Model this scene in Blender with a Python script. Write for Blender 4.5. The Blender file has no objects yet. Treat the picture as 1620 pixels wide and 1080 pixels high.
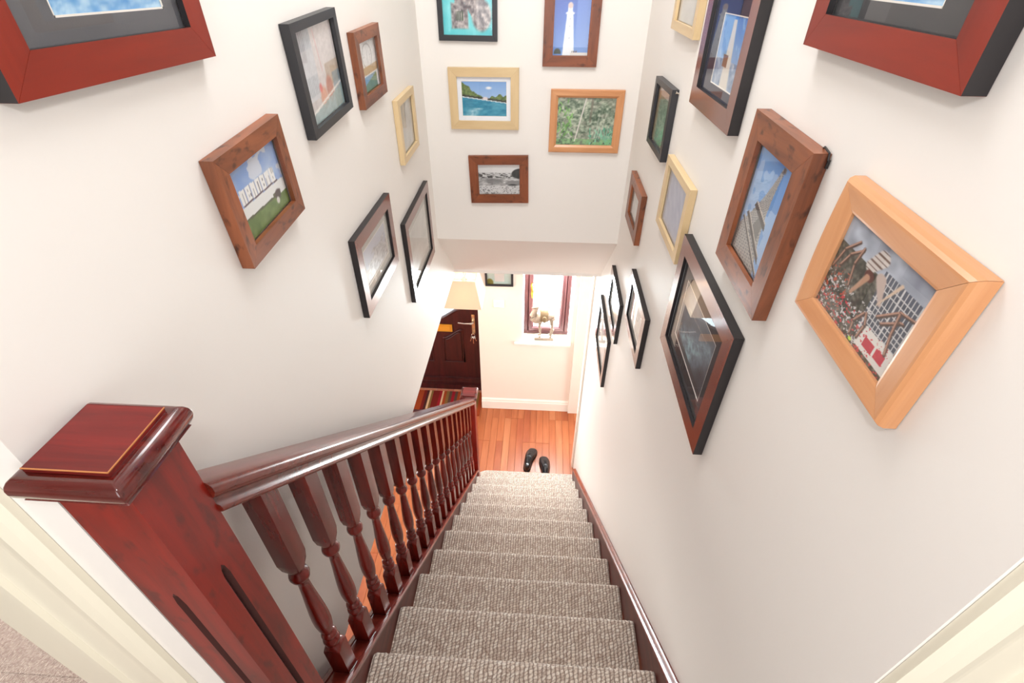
import bpy, bmesh, math, random
import numpy as np
from mathutils import Matrix, Vector
R = math.radians
random.seed(4)
scene = bpy.context.scene
col = scene.collection

# ------------------------------------------------------------------ camera
cam = bpy.data.cameras.new('camera')
cam.lens = 17.477; cam.sensor_width = 36; cam.sensor_fit = 'HORIZONTAL'; cam.clip_start = 0.02
co = bpy.data.objects.new('camera', cam); col.objects.link(co)
fw = Vector((-0.04494, 0.792419, -0.60832)); rt = Vector((0.998235, 0.05928, 0.003476)); up = Vector((-0.038816, 0.60709, 0.793684))
m = Matrix((rt, up, -fw)).transposed().to_4x4(); m.translation = Vector((-0.41044, -2.8157, 3.8118))
co.matrix_world = m
scene.camera = co

# ------------------------------------------------------------------ world, lights, exposure
w = bpy.data.worlds.new('world'); scene.world = w; w.use_nodes = True
wb = w.node_tree.nodes['Background']; wb.inputs[0].default_value = (0.86, 0.93, 1.0, 1); wb.inputs[1].default_value = 6.0
def area(name, loc, target, sx, sy, power, color):
    l = bpy.data.lights.new(name, 'AREA'); l.shape = 'RECTANGLE'; l.size = sx; l.size_y = sy; l.energy = power; l.color = color
    o = bpy.data.objects.new(name, l); col.objects.link(o); o.location = loc
    o.rotation_euler = (Vector(target) - Vector(loc)).to_track_quat('-Z', 'Y').to_euler(); return o
def point(name, loc, r, power, color):
    l = bpy.data.lights.new(name, 'POINT'); l.shadow_soft_size = r; l.energy = power; l.color = color
    o = bpy.data.objects.new(name, l); col.objects.link(o); o.location = loc; return o
area('hall_window_daylight', (-0.30, 1.30, 1.45), (-0.35, -0.3, 0.3), 0.4, 0.9, 98, (0.96, 0.98, 1.0))
area('side_room_daylight', (1.85, -0.2, 1.3), (-0.3, 0.2, 0.6), 1.4, 1.4, 44, (1.0, 0.98, 0.96))
area('hall_left_daylight', (-3.0, -0.8, 1.3), (-0.9, -0.8, 0.2), 1.6, 1.4, 62, (1.0, 0.97, 0.93))
area('landing_fill_light', (-0.5, -4.25, 3.7), (-0.45, -1.0, 3.2), 1.6, 1.3, 22, (0.97, 0.985, 1.0))  # added fill from behind the camera; the landing wall has no window
area('bedroom_daylight', (-2.9, -1.2, 3.6), (-1.6, -1.6, 2.6), 1.0, 1.0, 42, (1.0, 0.98, 0.95))
area('ceiling_lamp_light', (-0.47, -1.6, 4.7), (-0.47, -1.0, 2.0), 0.6, 0.6, 13, (0.96, 0.985, 1.0))  # added overhead fill to lift stairwell and back wall; no lamp hangs here
point('camera_flash', (-0.43, -2.86, 4.02), 0.03, 7.5, (0.97, 0.985, 1.0))
scene.view_settings.view_transform = 'Standard'; scene.view_settings.look = 'None'
scene.view_settings.exposure = 0.25; scene.view_settings.gamma = 1.0
scene.view_settings.use_curve_mapping = False

# ------------------------------------------------------------------ helpers
def lin(c):
    c = np.asarray(c, float) / 255.0
    return np.where(c <= 0.04045, c / 12.92, ((c + 0.055) / 1.055) ** 2.4)
def rgb(r, g, b): return tuple(float(x) for x in lin((r, g, b))) + (1.0,)

def mk(name):
    m = bpy.data.materials.new(name); m.use_nodes = True
    nt = m.node_tree; b = nt.nodes['Principled BSDF']; return m, nt, b
def plain(name, c, rough=0.5, metal=0.0, spec=0.5, coat=0.0, bump=0.0, bscale=200, var=0.0):
    m, nt, b = mk(name)
    b.inputs['Base Color'].default_value = rgb(*c); b.inputs['Roughness'].default_value = rough
    b.inputs['Metallic'].default_value = metal; b.inputs['Specular IOR Level'].default_value = spec
    b.inputs['Coat Weight'].default_value = coat; b.inputs['Coat Roughness'].default_value = 0.12
    tc = nt.nodes.new('ShaderNodeTexCoord'); n = nt.nodes.new('ShaderNodeTexNoise')
    n.inputs['Scale'].default_value = bscale; nt.links.new(tc.outputs['Object'], n.inputs['Vector'])
    if var:
        mx = nt.nodes.new('ShaderNodeMix'); mx.data_type = 'RGBA'
        mx.inputs['A'].default_value = rgb(*[max(0, x * (1 - var)) for x in c]); mx.inputs['B'].default_value = rgb(*[min(255, x * (1 + var)) for x in c])
        nt.links.new(n.outputs['Fac'], mx.inputs['Factor']); nt.links.new(mx.outputs['Result'], b.inputs['Base Color'])
    if bump:
        bp = nt.nodes.new('ShaderNodeBump'); bp.inputs['Strength'].default_value = bump; bp.inputs['Distance'].default_value = 0.002
        nt.links.new(n.outputs['Fac'], bp.inputs['Height']); nt.links.new(bp.outputs['Normal'], b.inputs['Normal'])
    return m
def wood(name, c1, c2, axis=0, rough=0.35, coat=0.0, scale=14, stretch=12, knots=0.0, c3=None, randomise=True, bump=0.05, spec=0.5):
    """grain runs along the object's own axis"""
    m, nt, b = mk(name); N = nt.nodes.new; L = nt.links.new
    tc = N('ShaderNodeTexCoord'); mp = N('ShaderNodeMapping')
    s = [scale * stretch / 4] * 3; s[axis] = scale / 4
    mp.inputs['Scale'].default_value = s; L(tc.outputs['Object'], mp.inputs['Vector'])
    vec = mp.outputs['Vector']
    if randomise:
        oi = N('ShaderNodeObjectInfo'); ml = N('ShaderNodeMath'); ml.operation = 'MULTIPLY'; ml.inputs[1].default_value = 37.0
        L(oi.outputs['Random'], ml.inputs[0]); ad = N('ShaderNodeVectorMath'); ad.operation = 'ADD'
        L(vec, ad.inputs[0]); L(ml.outputs[0], ad.inputs[1]); vec = ad.outputs[0]
    n = N('ShaderNodeTexNoise'); n.inputs['Scale'].default_value = 1.0; n.inputs['Detail'].default_value = 6; n.inputs['Roughness'].default_value = 0.62; n.inputs['Distortion'].default_value = 0.6
    L(vec, n.inputs['Vector'])
    cr = N('ShaderNodeValToRGB'); cr.color_ramp.elements[0].position = 0.32; cr.color_ramp.elements[1].position = 0.68
    cr.color_ramp.elements[0].color = rgb(*c1); cr.color_ramp.elements[1].color = rgb(*c2)
    L(n.outputs['Fac'], cr.inputs['Fac']); out = cr.outputs['Color']
    if knots:
        n2 = N('ShaderNodeTexNoise'); n2.inputs['Scale'].default_value = 55; n2.inputs['Detail'].default_value = 3
        mp2 = N('ShaderNodeMapping'); s2 = [1, 1, 1]; s2[axis] = 0.45; mp2.inputs['Scale'].default_value = s2
        L(tc.outputs['Object'], mp2.inputs['Vector']); L(mp2.outputs['Vector'], n2.inputs['Vector'])
        r2 = N('ShaderNodeValToRGB'); r2.color_ramp.elements[0].position = 0.58; r2.color_ramp.elements[1].position = 0.72
        L(n2.outputs['Fac'], r2.inputs['Fac'])
        k = N('ShaderNodeMath'); k.operation = 'MULTIPLY'; k.inputs[1].default_value = knots; L(r2.outputs['Color'], k.inputs[0])
        mx = N('ShaderNodeMix'); mx.data_type = 'RGBA'; mx.inputs['B'].default_value = rgb(*(c3 or c1)); L(out, mx.inputs['A']); L(k.outputs[0], mx.inputs['Factor']); out = mx.outputs['Result']
    L(out, b.inputs['Base Color']); b.inputs['Roughness'].default_value = rough
    b.inputs['Coat Weight'].default_value = coat; b.inputs['Coat Roughness'].default_value = 0.1; b.inputs['Specular IOR Level'].default_value = spec
    bp = N('ShaderNodeBump'); bp.inputs['Strength'].default_value = bump; bp.inputs['Distance'].default_value = 0.002
    L(n.outputs['Fac'], bp.inputs['Height']); L(bp.outputs['Normal'], b.inputs['Normal'])
    return m
def carpet_mat(name, cols, sx, sy, bump, swirl=0.0):
    """loop pile: rows of offset loops with mixed yarn colours, and shade painted into the gaps"""
    m, nt, b = mk(name); N = nt.nodes.new; L = nt.links.new
    tc = N('ShaderNodeTexCoord')
    # triplanar not needed: loops are 3-D cells, laid out in a staggered lattice
    mp = N('ShaderNodeMapping'); mp.inputs['Scale'].default_value = (sx, sy, sy)
    nz = N('ShaderNodeTexNoise'); nz.inputs['Scale'].default_value = 40; nz.inputs['Detail'].default_value = 2
    L(tc.outputs['Object'], nz.inputs['Vector'])
    sc = N('ShaderNodeVectorMath'); sc.operation = 'SCALE'; sc.inputs['Scale'].default_value = swirl; L(nz.outputs['Color'], sc.inputs[0])
    ad = N('ShaderNodeVectorMath'); ad.operation = 'ADD'; L(tc.outputs['Object'], ad.inputs[0]); L(sc.outputs[0], ad.inputs[1])
    L(ad.outputs[0], mp.inputs['Vector'])
    sp = N('ShaderNodeSeparateXYZ'); L(mp.outputs['Vector'], sp.inputs[0])
    # along-slope coordinate so treads and risers share the rows
    al = N('ShaderNodeMath'); al.operation = 'SUBTRACT'; L(sp.outputs['Z'], al.inputs[0]); L(sp.outputs['Y'], al.inputs[1])
    fx = N('ShaderNodeMath'); fx.operation = 'FLOOR'; L(sp.outputs['X'], fx.inputs[0])
    hf = N('ShaderNodeMath'); hf.operation = 'MULTIPLY'; hf.inputs[1].default_value = 0.0; L(fx.outputs[0], hf.inputs[0])
    s1 = N('ShaderNodeMath'); s1.operation = 'ADD'; L(al.outputs[0], s1.inputs[0]); L(hf.outputs[0], s1.inputs[1])
    sh = N('ShaderNodeMath'); sh.operation = 'MULTIPLY_ADD'; sh.inputs[1].default_value = 0.55; L(sp.outputs['X'], sh.inputs[0]); L(s1.outputs[0], sh.inputs[2])
    def bumpf(src, p):
        f = N('ShaderNodeMath'); f.operation = 'FRACT'; L(src, f.inputs[0])
        a = N('ShaderNodeMath'); a.operation = 'MULTIPLY'; a.inputs[1].default_value = math.pi; L(f.outputs[0], a.inputs[0])
        s = N('ShaderNodeMath'); s.operation = 'SINE'; L(a.outputs[0], s.inputs[0])
        q = N('ShaderNodeMath'); q.operation = 'POWER'; q.inputs[1].default_value = p; L(s.outputs[0], q.inputs[0]); return q.outputs[0]
    bx = bumpf(sp.outputs['X'], 0.7); by0 = bumpf(sh.outputs[0], 0.8)
    bm_ = N('ShaderNodeMath'); bm_.operation = 'MULTIPLY_ADD'; bm_.inputs[1].default_value = 0.65; bm_.inputs[2].default_value = 0.35; L(by0, bm_.inputs[0]); by = bm_.outputs[0]
    h = N('ShaderNodeMath'); h.operation = 'MULTIPLY'; L(bx, h.inputs[0]); L(by, h.inputs[1])
    fy = N('ShaderNodeMath'); fy.operation = 'FLOOR'; L(sh.outputs[0], fy.inputs[0])
    cb = N('ShaderNodeCombineXYZ'); L(fx.outputs[0], cb.inputs[0]); L(fy.outputs[0], cb.inputs[1])
    wn = N('ShaderNodeTexWhiteNoise'); L(cb.outputs[0], wn.inputs['Vector'])
    fine = N('ShaderNodeTexNoise'); fine.inputs['Scale'].default_value = 240; fine.inputs['Detail'].default_value = 3; L(tc.outputs['Object'], fine.inputs['Vector'])
    mixv = N('ShaderNodeMath'); mixv.operation = 'MULTIPLY_ADD'; mixv.inputs[1].default_value = 0.30; L(wn.outputs['Value'], mixv.inputs[0])
    f2 = N('ShaderNodeMath'); f2.operation = 'MULTIPLY'; f2.inputs[1].default_value = 0.70; L(fine.outputs['Fac'], f2.inputs[0]); L(f2.outputs[0], mixv.inputs[2])
    cr = N('ShaderNodeValToRGB'); e = cr.color_ramp.elements
    e[0].position = 0.16; e[0].color = rgb(*cols[0]); e[1].position = 0.78; e[1].color = rgb(*cols[3])
    k = e.new(0.32); k.color = rgb(*cols[1]); k = e.new(0.55); k.color = rgb(*cols[2])
    L(mixv.outputs[0], cr.inputs['Fac'])
    dk = N('ShaderNodeMix'); dk.data_type = 'RGBA'; dk.inputs['A'].default_value = rgb(*cols[0])  # crevice shade between the loops, mixed into the yarn colour
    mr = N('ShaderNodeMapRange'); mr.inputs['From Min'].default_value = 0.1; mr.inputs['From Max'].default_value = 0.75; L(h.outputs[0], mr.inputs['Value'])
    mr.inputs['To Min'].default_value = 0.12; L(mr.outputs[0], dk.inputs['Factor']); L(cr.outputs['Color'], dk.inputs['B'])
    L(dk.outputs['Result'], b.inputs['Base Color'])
    b.inputs['Roughness'].default_value = 0.95; b.inputs['Specular IOR Level'].default_value = 0.1
    b.inputs['Sheen Weight'].default_value = 0.2
    hh = N('ShaderNodeMath'); hh.operation = 'MULTIPLY_ADD'; hh.inputs[1].default_value = 0.25; L(fine.outputs['Fac'], hh.inputs[0]); L(h.outputs[0], hh.inputs[2])
    bp = N('ShaderNodeBump'); bp.inputs['Strength'].default_value = bump; bp.inputs['Distance'].default_value = 0.004
    L(hh.outputs[0], bp.inputs['Height']); L(bp.outputs['Normal'], b.inputs['Normal'])
    return m
def glass_mat(name, rough=0.0, tint=(255, 255, 255), ior=1.5):
    m, nt, b = mk(name); N = nt.nodes.new; L = nt.links.new
    nt.nodes.remove(b); out = nt.nodes['Material Output']
    t = N('ShaderNodeBsdfTransparent'); t.inputs[0].default_value = rgb(*tint)
    g = N('ShaderNodeBsdfGlossy'); g.inputs['Roughness'].default_value = rough
    f = N('ShaderNodeFresnel'); f.inputs['IOR'].default_value = ior
    ge = N('ShaderNodeNewGeometry'); sb = N('ShaderNodeMath'); sb.operation = 'SUBTRACT'; sb.inputs[0].default_value = 1.0; L(ge.outputs['Backfacing'], sb.inputs[1])
    ff = N('ShaderNodeMath'); ff.operation = 'MULTIPLY'; L(f.outputs[0], ff.inputs[0]); L(sb.outputs[0], ff.inputs[1])
    mx = N('ShaderNodeMixShader'); L(ff.outputs[0], mx.inputs[0]); L(t.outputs[0], mx.inputs[1]); L(g.outputs[0], mx.inputs[2]); L(mx.outputs[0], out.inputs['Surface'])
    return m

def link(name, me, mats, parent=None, loc=(0, 0, 0), rot=(0, 0, 0)):
    o = bpy.data.objects.new(name, me); col.objects.link(o)
    if mats is not None and len(me.materials) == 0:
        for k in (mats if isinstance(mats, (list, tuple)) else [mats]): me.materials.append(k)
    o.location = loc; o.rotation_euler = rot
    if parent: o.parent = parent
    return o
def finish(bm, name, mats, parent=None, loc=(0, 0, 0), rot=(0, 0, 0), smooth=False, angle=35):
    bmesh.ops.recalc_face_normals(bm, faces=bm.faces)
    me = bpy.data.meshes.new(name)
    if smooth:
        for f in bm.faces: f.smooth = True
        for e in bm.edges:
            if len(e.link_faces) == 2 and e.calc_face_angle(0) > R(angle): e.smooth = False
    bm.to_mesh(me); bm.free()
    return link(name, me, mats, parent, loc, rot)
def box(bm, x0, x1, y0, y1, z0, z1, mat=0):
    vs = [bm.verts.new((x, y, z)) for z in (z0, z1) for y in (y0, y1) for x in (x0, x1)]
    for q in ((0, 1, 3, 2), (4, 5, 7, 6), (0, 1, 5, 4), (2, 3, 7, 6), (0, 2, 6, 4), (1, 3, 7, 5)):
        bm.faces.new([vs[i] for i in q]).material_index = mat
    return vs
def boxes(name, bl, mats, parent=None, bevel=0, loc=(0, 0, 0), rot=(0, 0, 0)):
    bm = bmesh.new()
    for b in bl: box(bm, *b)
    if bevel: bmesh.ops.bevel(bm, geom=bm.edges[:], offset=bevel, segments=2, affect='EDGES', profile=0.7)
    return finish(bm, name, mats, parent, loc, rot, smooth=bool(bevel), angle=60)
def loft(bm, rings, close=True, cap=True, mat=0):
    vr = [[bm.verts.new(p) for p in r] for r in rings]
    n = len(vr[0])
    for a, b in zip(vr, vr[1:]):
        for i in range(n if close else n - 1):
            f = bm.faces.new((a[i], a[(i + 1) % n], b[(i + 1) % n], b[i])); f.material_index = mat
    if cap and close:
        bm.faces.new(vr[0][::-1]).material_index = mat; bm.faces.new(vr[-1]).material_index = mat
    return vr
def tube(bm, pts, rad, n=8, mat=0):
    rings = []
    for i, p in enumerate(pts):
        p = Vector(p); a = Vector(pts[max(0, i - 1)]); b = Vector(pts[min(len(pts) - 1, i + 1)])
        d = (b - a).normalized(); u = d.cross(Vector((0, 0, 1)))
        if u.length < 1e-3: u = d.cross(Vector((0, 1, 0)))
        u.normalize(); v2 = d.cross(u); r = rad[i] if isinstance(rad, (list, tuple)) else rad
        rings.append([p + u * math.cos(t) * r + v2 * math.sin(t) * r for t in [2 * math.pi * k / n for k in range(n)]])
    loft(bm, rings, mat=mat)
def prism(bm, poly, axis, a, b, mat=0):
    """poly: 2-D points; axis 'x','y','z' is the extrusion direction"""
    def P(p, t):
        return {'x': (t, p[0], p[1]), 'y': (p[0], t, p[1]), 'z': (p[0], p[1], t)}[axis]
    loft(bm, [[P(p, a) for p in poly], [P(p, b) for p in poly]], mat=mat)
def tag(o, label=None, cat=None, group=None, kind=None):
    if label: o['label'] = label
    if cat: o['category'] = cat
    if group: o['group'] = group
    if kind: o['kind'] = kind
    return o
def empty(name, loc=(0, 0, 0), rot=(0, 0, 0)):
    o = bpy.data.objects.new(name, None); col.objects.link(o); o.location = loc; o.rotation_euler = rot; o.empty_display_size = 0.1; return o
def structure(o, label=None): o['kind'] = 'structure'; return tag(o, label)

# ------------------------------------------------------------------ materials
M_wall = plain('wall_paint', (241, 236, 230), 0.55, bump=0.06, bscale=90, spec=0.35)
M_hall = plain('hall_wall_paint', (240, 228, 216), 0.55, bump=0.06, bscale=90, spec=0.35)
M_ceil = plain('ceiling_paint', (244, 240, 236), 0.8)
M_trim = plain('cream_gloss', (242, 236, 216), 0.3, coat=0.2)
M_white = plain('white_gloss', (245, 238, 228), 0.3)
M_mahog = wood('mahogany_stain', (58, 12, 10), (126, 30, 22), 0, 0.22, 0.6, scale=16, stretch=14, bump=0.03)
M_mahz = wood('mahogany_stain_upright', (96, 14, 6), (142, 26, 12), 2, 0.34, 0.12, scale=10, stretch=12, bump=0.03, knots=0.55, c3=(62, 14, 12))
M_mahcap = wood('mahogany_cap', (88, 12, 10), (132, 26, 20), 0, 0.38, 0.08, scale=14, stretch=14, bump=0.03)
M_mahedge = wood('mahogany_cap_edge', (58, 12, 12), (110, 26, 18), 0, 0.18, 0.7, scale=14, stretch=10, bump=0.03)
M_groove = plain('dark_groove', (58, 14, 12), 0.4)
M_worn = plain('worn_bare_wood', (196, 128, 74), 0.5)
M_door = wood('dark_mahogany_door', (48, 16, 18), (74, 26, 26), 2, 0.4, 0.15, scale=12, stretch=10, bump=0.02)
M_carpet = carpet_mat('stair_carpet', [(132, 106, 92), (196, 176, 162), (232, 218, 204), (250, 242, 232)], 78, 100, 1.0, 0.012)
M_carpet2 = carpet_mat('landing_carpet', [(130, 110, 102), (170, 150, 142), (198, 182, 172), (230, 218, 208)], 260, 300, 0.5, 0.01)
M_gold = plain('brass', (226, 168, 66), 0.25, metal=0.9)
M_brassplate = plain('letter_plate_brass', (236, 168, 60), 0.35, metal=0.35)
M_chrome = plain('steel', (220, 214, 208), 0.2, metal=1.0)
M_black = plain('black_leather', (20, 22, 28), 0.28, coat=0.4, bump=0.15, bscale=160)
M_sole = plain('black_rubber', (14, 13, 13), 0.6)
M_glass = glass_mat('picture_glass')
M_pane = glass_mat('window_glass', tint=(250, 255, 255), ior=1.3)
M_camel = plain('antique_metal', (146, 130, 114), 0.6, metal=0.1, bump=0.3, bscale=120, var=0.25)
M_saddle = plain('camel_blanket', (128, 108, 80), 0.6, bump=0.3, bscale=200, var=0.15)
M_plast = plain('white_plastic', (244, 240, 232), 0.3)
M_upvc = wood('brown_window_frame', (96, 58, 62), (124, 80, 84), 2, 0.35, 0.2, scale=12, stretch=10, bump=0.02)

# ------------------------------------------------------------------ room shell
XL, YB, YH = -0.9435, -0.4236, 0.98
RISE, GO = 0.2, 0.2232
SL = RISE / GO
def zn(y): return RISE - SL * y            # height of the nosing line

floor = structure(boxes('floor', [(-3.2, 2.0, -3.8, 1.45, -0.10, -0.006)], plain('floor_underlay', (96, 52, 30), 0.8)))
# laminate planks, each an object of its own
plank_mats = [wood('orange_laminate_%s' % n, a, b, 1, 0.35, 0.15, scale=8, stretch=10, bump=0.02)
              for n, a, b in (('mid', (160, 84, 46), (178, 102, 60)), ('light', (174, 100, 62), (192, 122, 80)), ('red', (156, 78, 44), (174, 96, 58)), ('warm', (166, 90, 50), (184, 108, 66)))]
pw = 0.066
def plank_mesh(wd, ln):
    bm = bmesh.new(); box(bm, -wd / 2 + 0.0005, wd / 2 - 0.0005, -ln / 2 + 0.0006, ln / 2 - 0.0006, -0.010, 0)
    bmesh.ops.bevel(bm, geom=[e for e in bm.edges if all(v.co.z > -0.001 for v in e.verts)], offset=0.0012, segments=1, affect='EDGES')
    me = bpy.data.meshes.new('plank'); bm.to_mesh(me); bm.free(); return me
rnd = random.Random(7)
lens = (0.62, 0.94)
pm = {(ln, i): plank_mesh(pw, ln) for ln in lens for i in range(4)}
for (ln, i), me in pm.items(): me.materials.append(plank_mats[i])
x = -2.37
while x < 0.55:
    y = 1.43
    y -= 0
    first = rnd.choice([0, 1])
    ystart = 1.43 + rnd.uniform(0, 0.5)
    yy = ystart
    k = first
    while yy > -1.75:
        ln = lens[k % 2]; k += 1
        if yy - ln / 2 < 1.6:
            o = bpy.data.objects.new('plank', pm[(ln, rnd.choice([0, 0, 1, 2, 3, 3]))]); col.objects.link(o)
            o.location = (x, min(yy - ln / 2, 1.45 - ln / 2 if yy > 1.45 else 9), 0); o.parent = floor
            if yy > 1.45: yy = 1.45
        yy -= ln
    x += pw

def wallbox(name, bl, mat=M_wall): return structure(boxes(name, bl, mat))
wallbox('wall_right', [(0, 0.10, -2.573, 0.30, 0, 4.85), (0.10, 1.3, -2.573, -2.47, 2.2, 4.85)])
# left wall stands over the hall, with the return that faces the landing
wallbox('wall_left', [(-1.035, XL, -2.51, -0.02, 2.2, 4.85), (-1.204, -1.035, -2.51, -2.41, 2.2, 4.85),
                      (-3.2, -2.0, -2.51, -2.41, 2.2, 4.85), (-2.0, -1.204, -2.51, -2.41, 4.45, 4.85)])
# upper back wall and the sloping bulkhead below it
bm = bmesh.new()
prism(bm, [(YB, 4.85), (YB, 2.6423), (0.0, 2.222), (0.0, 2.2), (0.12, 2.2), (0.12, 4.85)], 'x', XL - 0.0, 0.0)
structure(finish(bm, 'wall_back', M_wall))
wallbox('wall_hall', [(XL, -0.53, YH, 1.25, 0, 2.2), (-0.07, 0.06, YH, 1.25, 0, 2.2), (-0.53, -0.07, YH, 1.25, 0, 0.885), (-0.53, -0.07, YH, 1.25, 1.95, 2.2), (0.06, 2.0, YH, 1.25, 0, 2.2)], M_hall)
wallbox('wall_porch', [(-3.2, -1.93, 1.25, 1.40, 0, 2.2), (-1.93, XL, 1.25, 1.40, 2.02, 2.2)], M_hall)
wallbox('wall_outer', [(-3.3, -3.2, -4.4, 1.45, 0, 4.85), (2.0, 2.1, -4.4, 1.45, 0, 4.85), (-3.2, 2.0, -3.9, -3.8, 0, 2.2), (-3.2, 2.0, -4.5, -4.4, 2.2, 4.85), (-3.2, -1.035, 0.0, 0.1, 2.4, 4.85), (1.3, 1.4, -4.4, -2.47, 2.2, 4.85)])
structure(boxes('ceiling', [(-3.3, 2.1, -4.5, 0.15, 4.85, 4.95), (XL, 2.1, 0.12, 1.4, 2.2, 2.4), (-3.3, XL - 0.0, 0.0, 1.4, 2.2, 2.4), (0.10, 2.1, -2.47, 0.12, 2.2, 2.4)], M_ceil))
structure(boxes('floor_landing', [(-3.2, -1.036, -2.409, -0.001, 2.2, 2.4), (-3.2, 1.3, -4.4, -2.573, 2.2, 2.4), (-3.2, -1.036, -2.573, -2.409, 2.19, 2.399), (-1.036, 0.0, -2.573, -2.47, 2.2, 2.4)], M_carpet2))
# boxed-in column at the right end of the hall wall and trim at the end of the right wall
structure(boxes('trim_1', [(-0.03, 0.30, 0.94, YH - 0.0005, 0, 2.2)], M_hall), 'square boxed column at the right end of the hall wall')
structure(boxes('trim_2', [(-0.014, -0.0005, 0.225, 0.300, 0, 2.08)], M_white, bevel=0.004), 'cream trim at the end of the right wall')
# hall skirting: plinth and moulded top
bm = bmesh.new()
prism(bm, [(YH - 0.0005, 0.0), (YH - 0.018, 0.0), (YH - 0.018, 0.10), (YH - 0.013, 0.108), (YH - 0.013, 0.122), (YH - 0.006, 0.135), (YH - 0.0005, 0.14)], 'x', XL, -0.0305)
structure(finish(bm, 'baseboard_hall', M_white))
def architrave(name, x0, x1, face, z0, z1, flip=False, mat=M_trim):
    """upright moulding on a wall that faces -y; x0..x1 its width"""
    prof = [(0, 0), (0, 0.010), (0.10, 0.016), (0.22, 0.020), (0.34, 0.017), (0.42, 0.011), (0.50, 0.010), (0.86, 0.012), (0.90, 0.019), (1.0, 0.019), (1.0, 0)]
    bm = bmesh.new()
    pts = [((x0 + (x1 - x0) * t), face - d) for t, d in prof]
    loft(bm, [[(p[0], p[1], z0) for p in pts], [(p[0], p[1], z1) for p in pts]])
    return structure(finish(bm, name, mat))
architrave('trim_3', -0.996, -1.118, -2.5105, 2.4, 4.5)
structure(boxes('trim_4', [(-1.2125, -1.118, -2.516, -2.5105, 2.4, 4.45), (-1.2135, -1.2045, -2.50, -2.41, 2.4, 4.45)], M_trim))
architrave('trim_5', 0.004, 0.120, -2.5735, 2.4, 4.5)

# ------------------------------------------------------------------ hall window
win = structure(empty('window_1', (-0.305, 1.15, 0.905)))
def frame_pieces(name, w_, h_, t, d, y, mat, parent, x0=0, z0=0):
    """mitred rectangular frame, one object per side"""
    for nm, L_, rot, px, pz in (('rail', w_, 0, 0, 0), ('rail', w_, math.pi, 0, h_), ('stile', h_, -math.pi / 2, w_ / 2, h_ / 2), ('stile', h_, math.pi / 2, -w_ / 2, h_ / 2)):
        bm = bmesh.new(); g = 0.0006
        prof = [(0, 0), (0, d), (t * 0.12, d + 0.004), (t * 0.7, d + 0.004), (t * 0.85, d - 0.004), (t, d - 0.010), (t, 0)]
        loft(bm, [[(-L_ / 2 + g + a, y - b, a) for a, b in prof], [(L_ / 2 - g - a, y - b, a) for a, b in prof]])
        finish(bm, name + '_' + nm, mat, parent, (x0 + px, 0, z0 + pz), (0, rot, 0))
M_upv = wood('brown_window_frame_side', (96, 58, 62), (124, 80, 84), 0, 0.35, 0.2, scale=12, stretch=10, bump=0.02)
frame_pieces('frame', 0.43, 1.02, 0.048, 0.03, 0.0, M_upv, win)
frame_pieces('sash', 0.336, 0.926, 0.045, 0.034, -0.012, M_upv, win, 0, 0.047)
boxes('pane', [(-0.128, 0.128, -0.020, -0.016, 0.088, 0.935)], M_pane, win)
structure(boxes('pane_surround', [(-0.225, 0.225, 0.002, 0.03, -0.02, 0.0)], M_upv, win))
sill = structure(boxes('window_sill', [(-0.605, -0.067, 0.945, YH, 0.885, 0.905), (-0.53, -0.07, YH, 1.15, 0.885, 0.905)], M_white, bevel=0.003))
sill.name = 'trim_6'
hb = bmesh.new()
tube(hb, [(-0.147, -0.052, 0.46), (-0.147, -0.052, 0.58)], 0.008, 8)
tube(hb, [(-0.147, -0.045, 0.575), (-0.147, -0.075, 0.575), (-0.145, -0.085, 0.56), (-0.142, -0.085, 0.50), (-0.140, -0.083, 0.44)], [0.009, 0.009, 0.010, 0.010, 0.007], 8)
tag(finish(hb, 'window_handle', M_gold, win, smooth=True), 'brass casement handle')

# ------------------------------------------------------------------ front door
DY = 1.222
door = structure(empty('door_1', (-1.41, DY, 0.0)), 'dark mahogany front door with swan-neck panels')
def arc(x0, x1, zlow, zhi, n=10):
    """swan-neck edge: low near the middle of the door and rising outwards"""
    out = []
    for i in range(n + 1):
        t = i / n; s = t * t * (3 - 2 * t); out.append((x0 + (x1 - x0) * t, zlow + (zhi - zlow) * s))
    return out
def curve_solid(name, polys, depth, mat, parent, y, bevel=0.0):
    cu = bpy.data.curves.new(name, 'CURVE'); cu.dimensions = '2D'; cu.fill_mode = 'BOTH'; cu.extrude = depth; cu.bevel_depth = bevel; cu.bevel_resolution = 1
    for p in polys:
        s = cu.splines.new('POLY'); s.points.add(len(p) - 1); s.use_cyclic_u = True
        for i, q in enumerate(p): s.points[i].co = (q[0], q[1], 0, 1)
    t = bpy.data.objects.new('tmp', cu); col.objects.link(t)
    dg = bpy.context.evaluated_depsgraph_get(); me = bpy.data.meshes.new_from_object(t.evaluated_get(dg)); bpy.data.objects.remove(t)
    me.transform(Matrix.Rotation(math.pi / 2, 4, 'X')); me.materials.clear(); me.name = name
    return link(name, me, mat, parent, (0, y, 0))
lite = arc(0.0, 0.27, 0.955, 1.09) + [(0.27, 1.80), (-0.27, 1.80)] + [(-a, b) for a, b in arc(0.0, 0.27, 0.955, 1.09)][::-1][:-1]
leaf = curve_solid('door_leaf', [[(-0.455, 0.02), (0.455, 0.02), (0.455, 2.0), (-0.455, 2.0)], lite], 0.022, M_door, door, 0.022)
boxes('door_frame', [(-0.52, -0.458, -0.02, 0.05, 0.0, 2.02), (0.458, 0.466, -0.0, 0.05, 0.0, 2.02), (-0.52, 0.466, -0.0, 0.05, 2.003, 2.02)], M_door, door)
boxes('pane', [(-0.28, 0.28, 0.018, 0.022, 0.94, 1.81)], M_pane, door)
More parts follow.
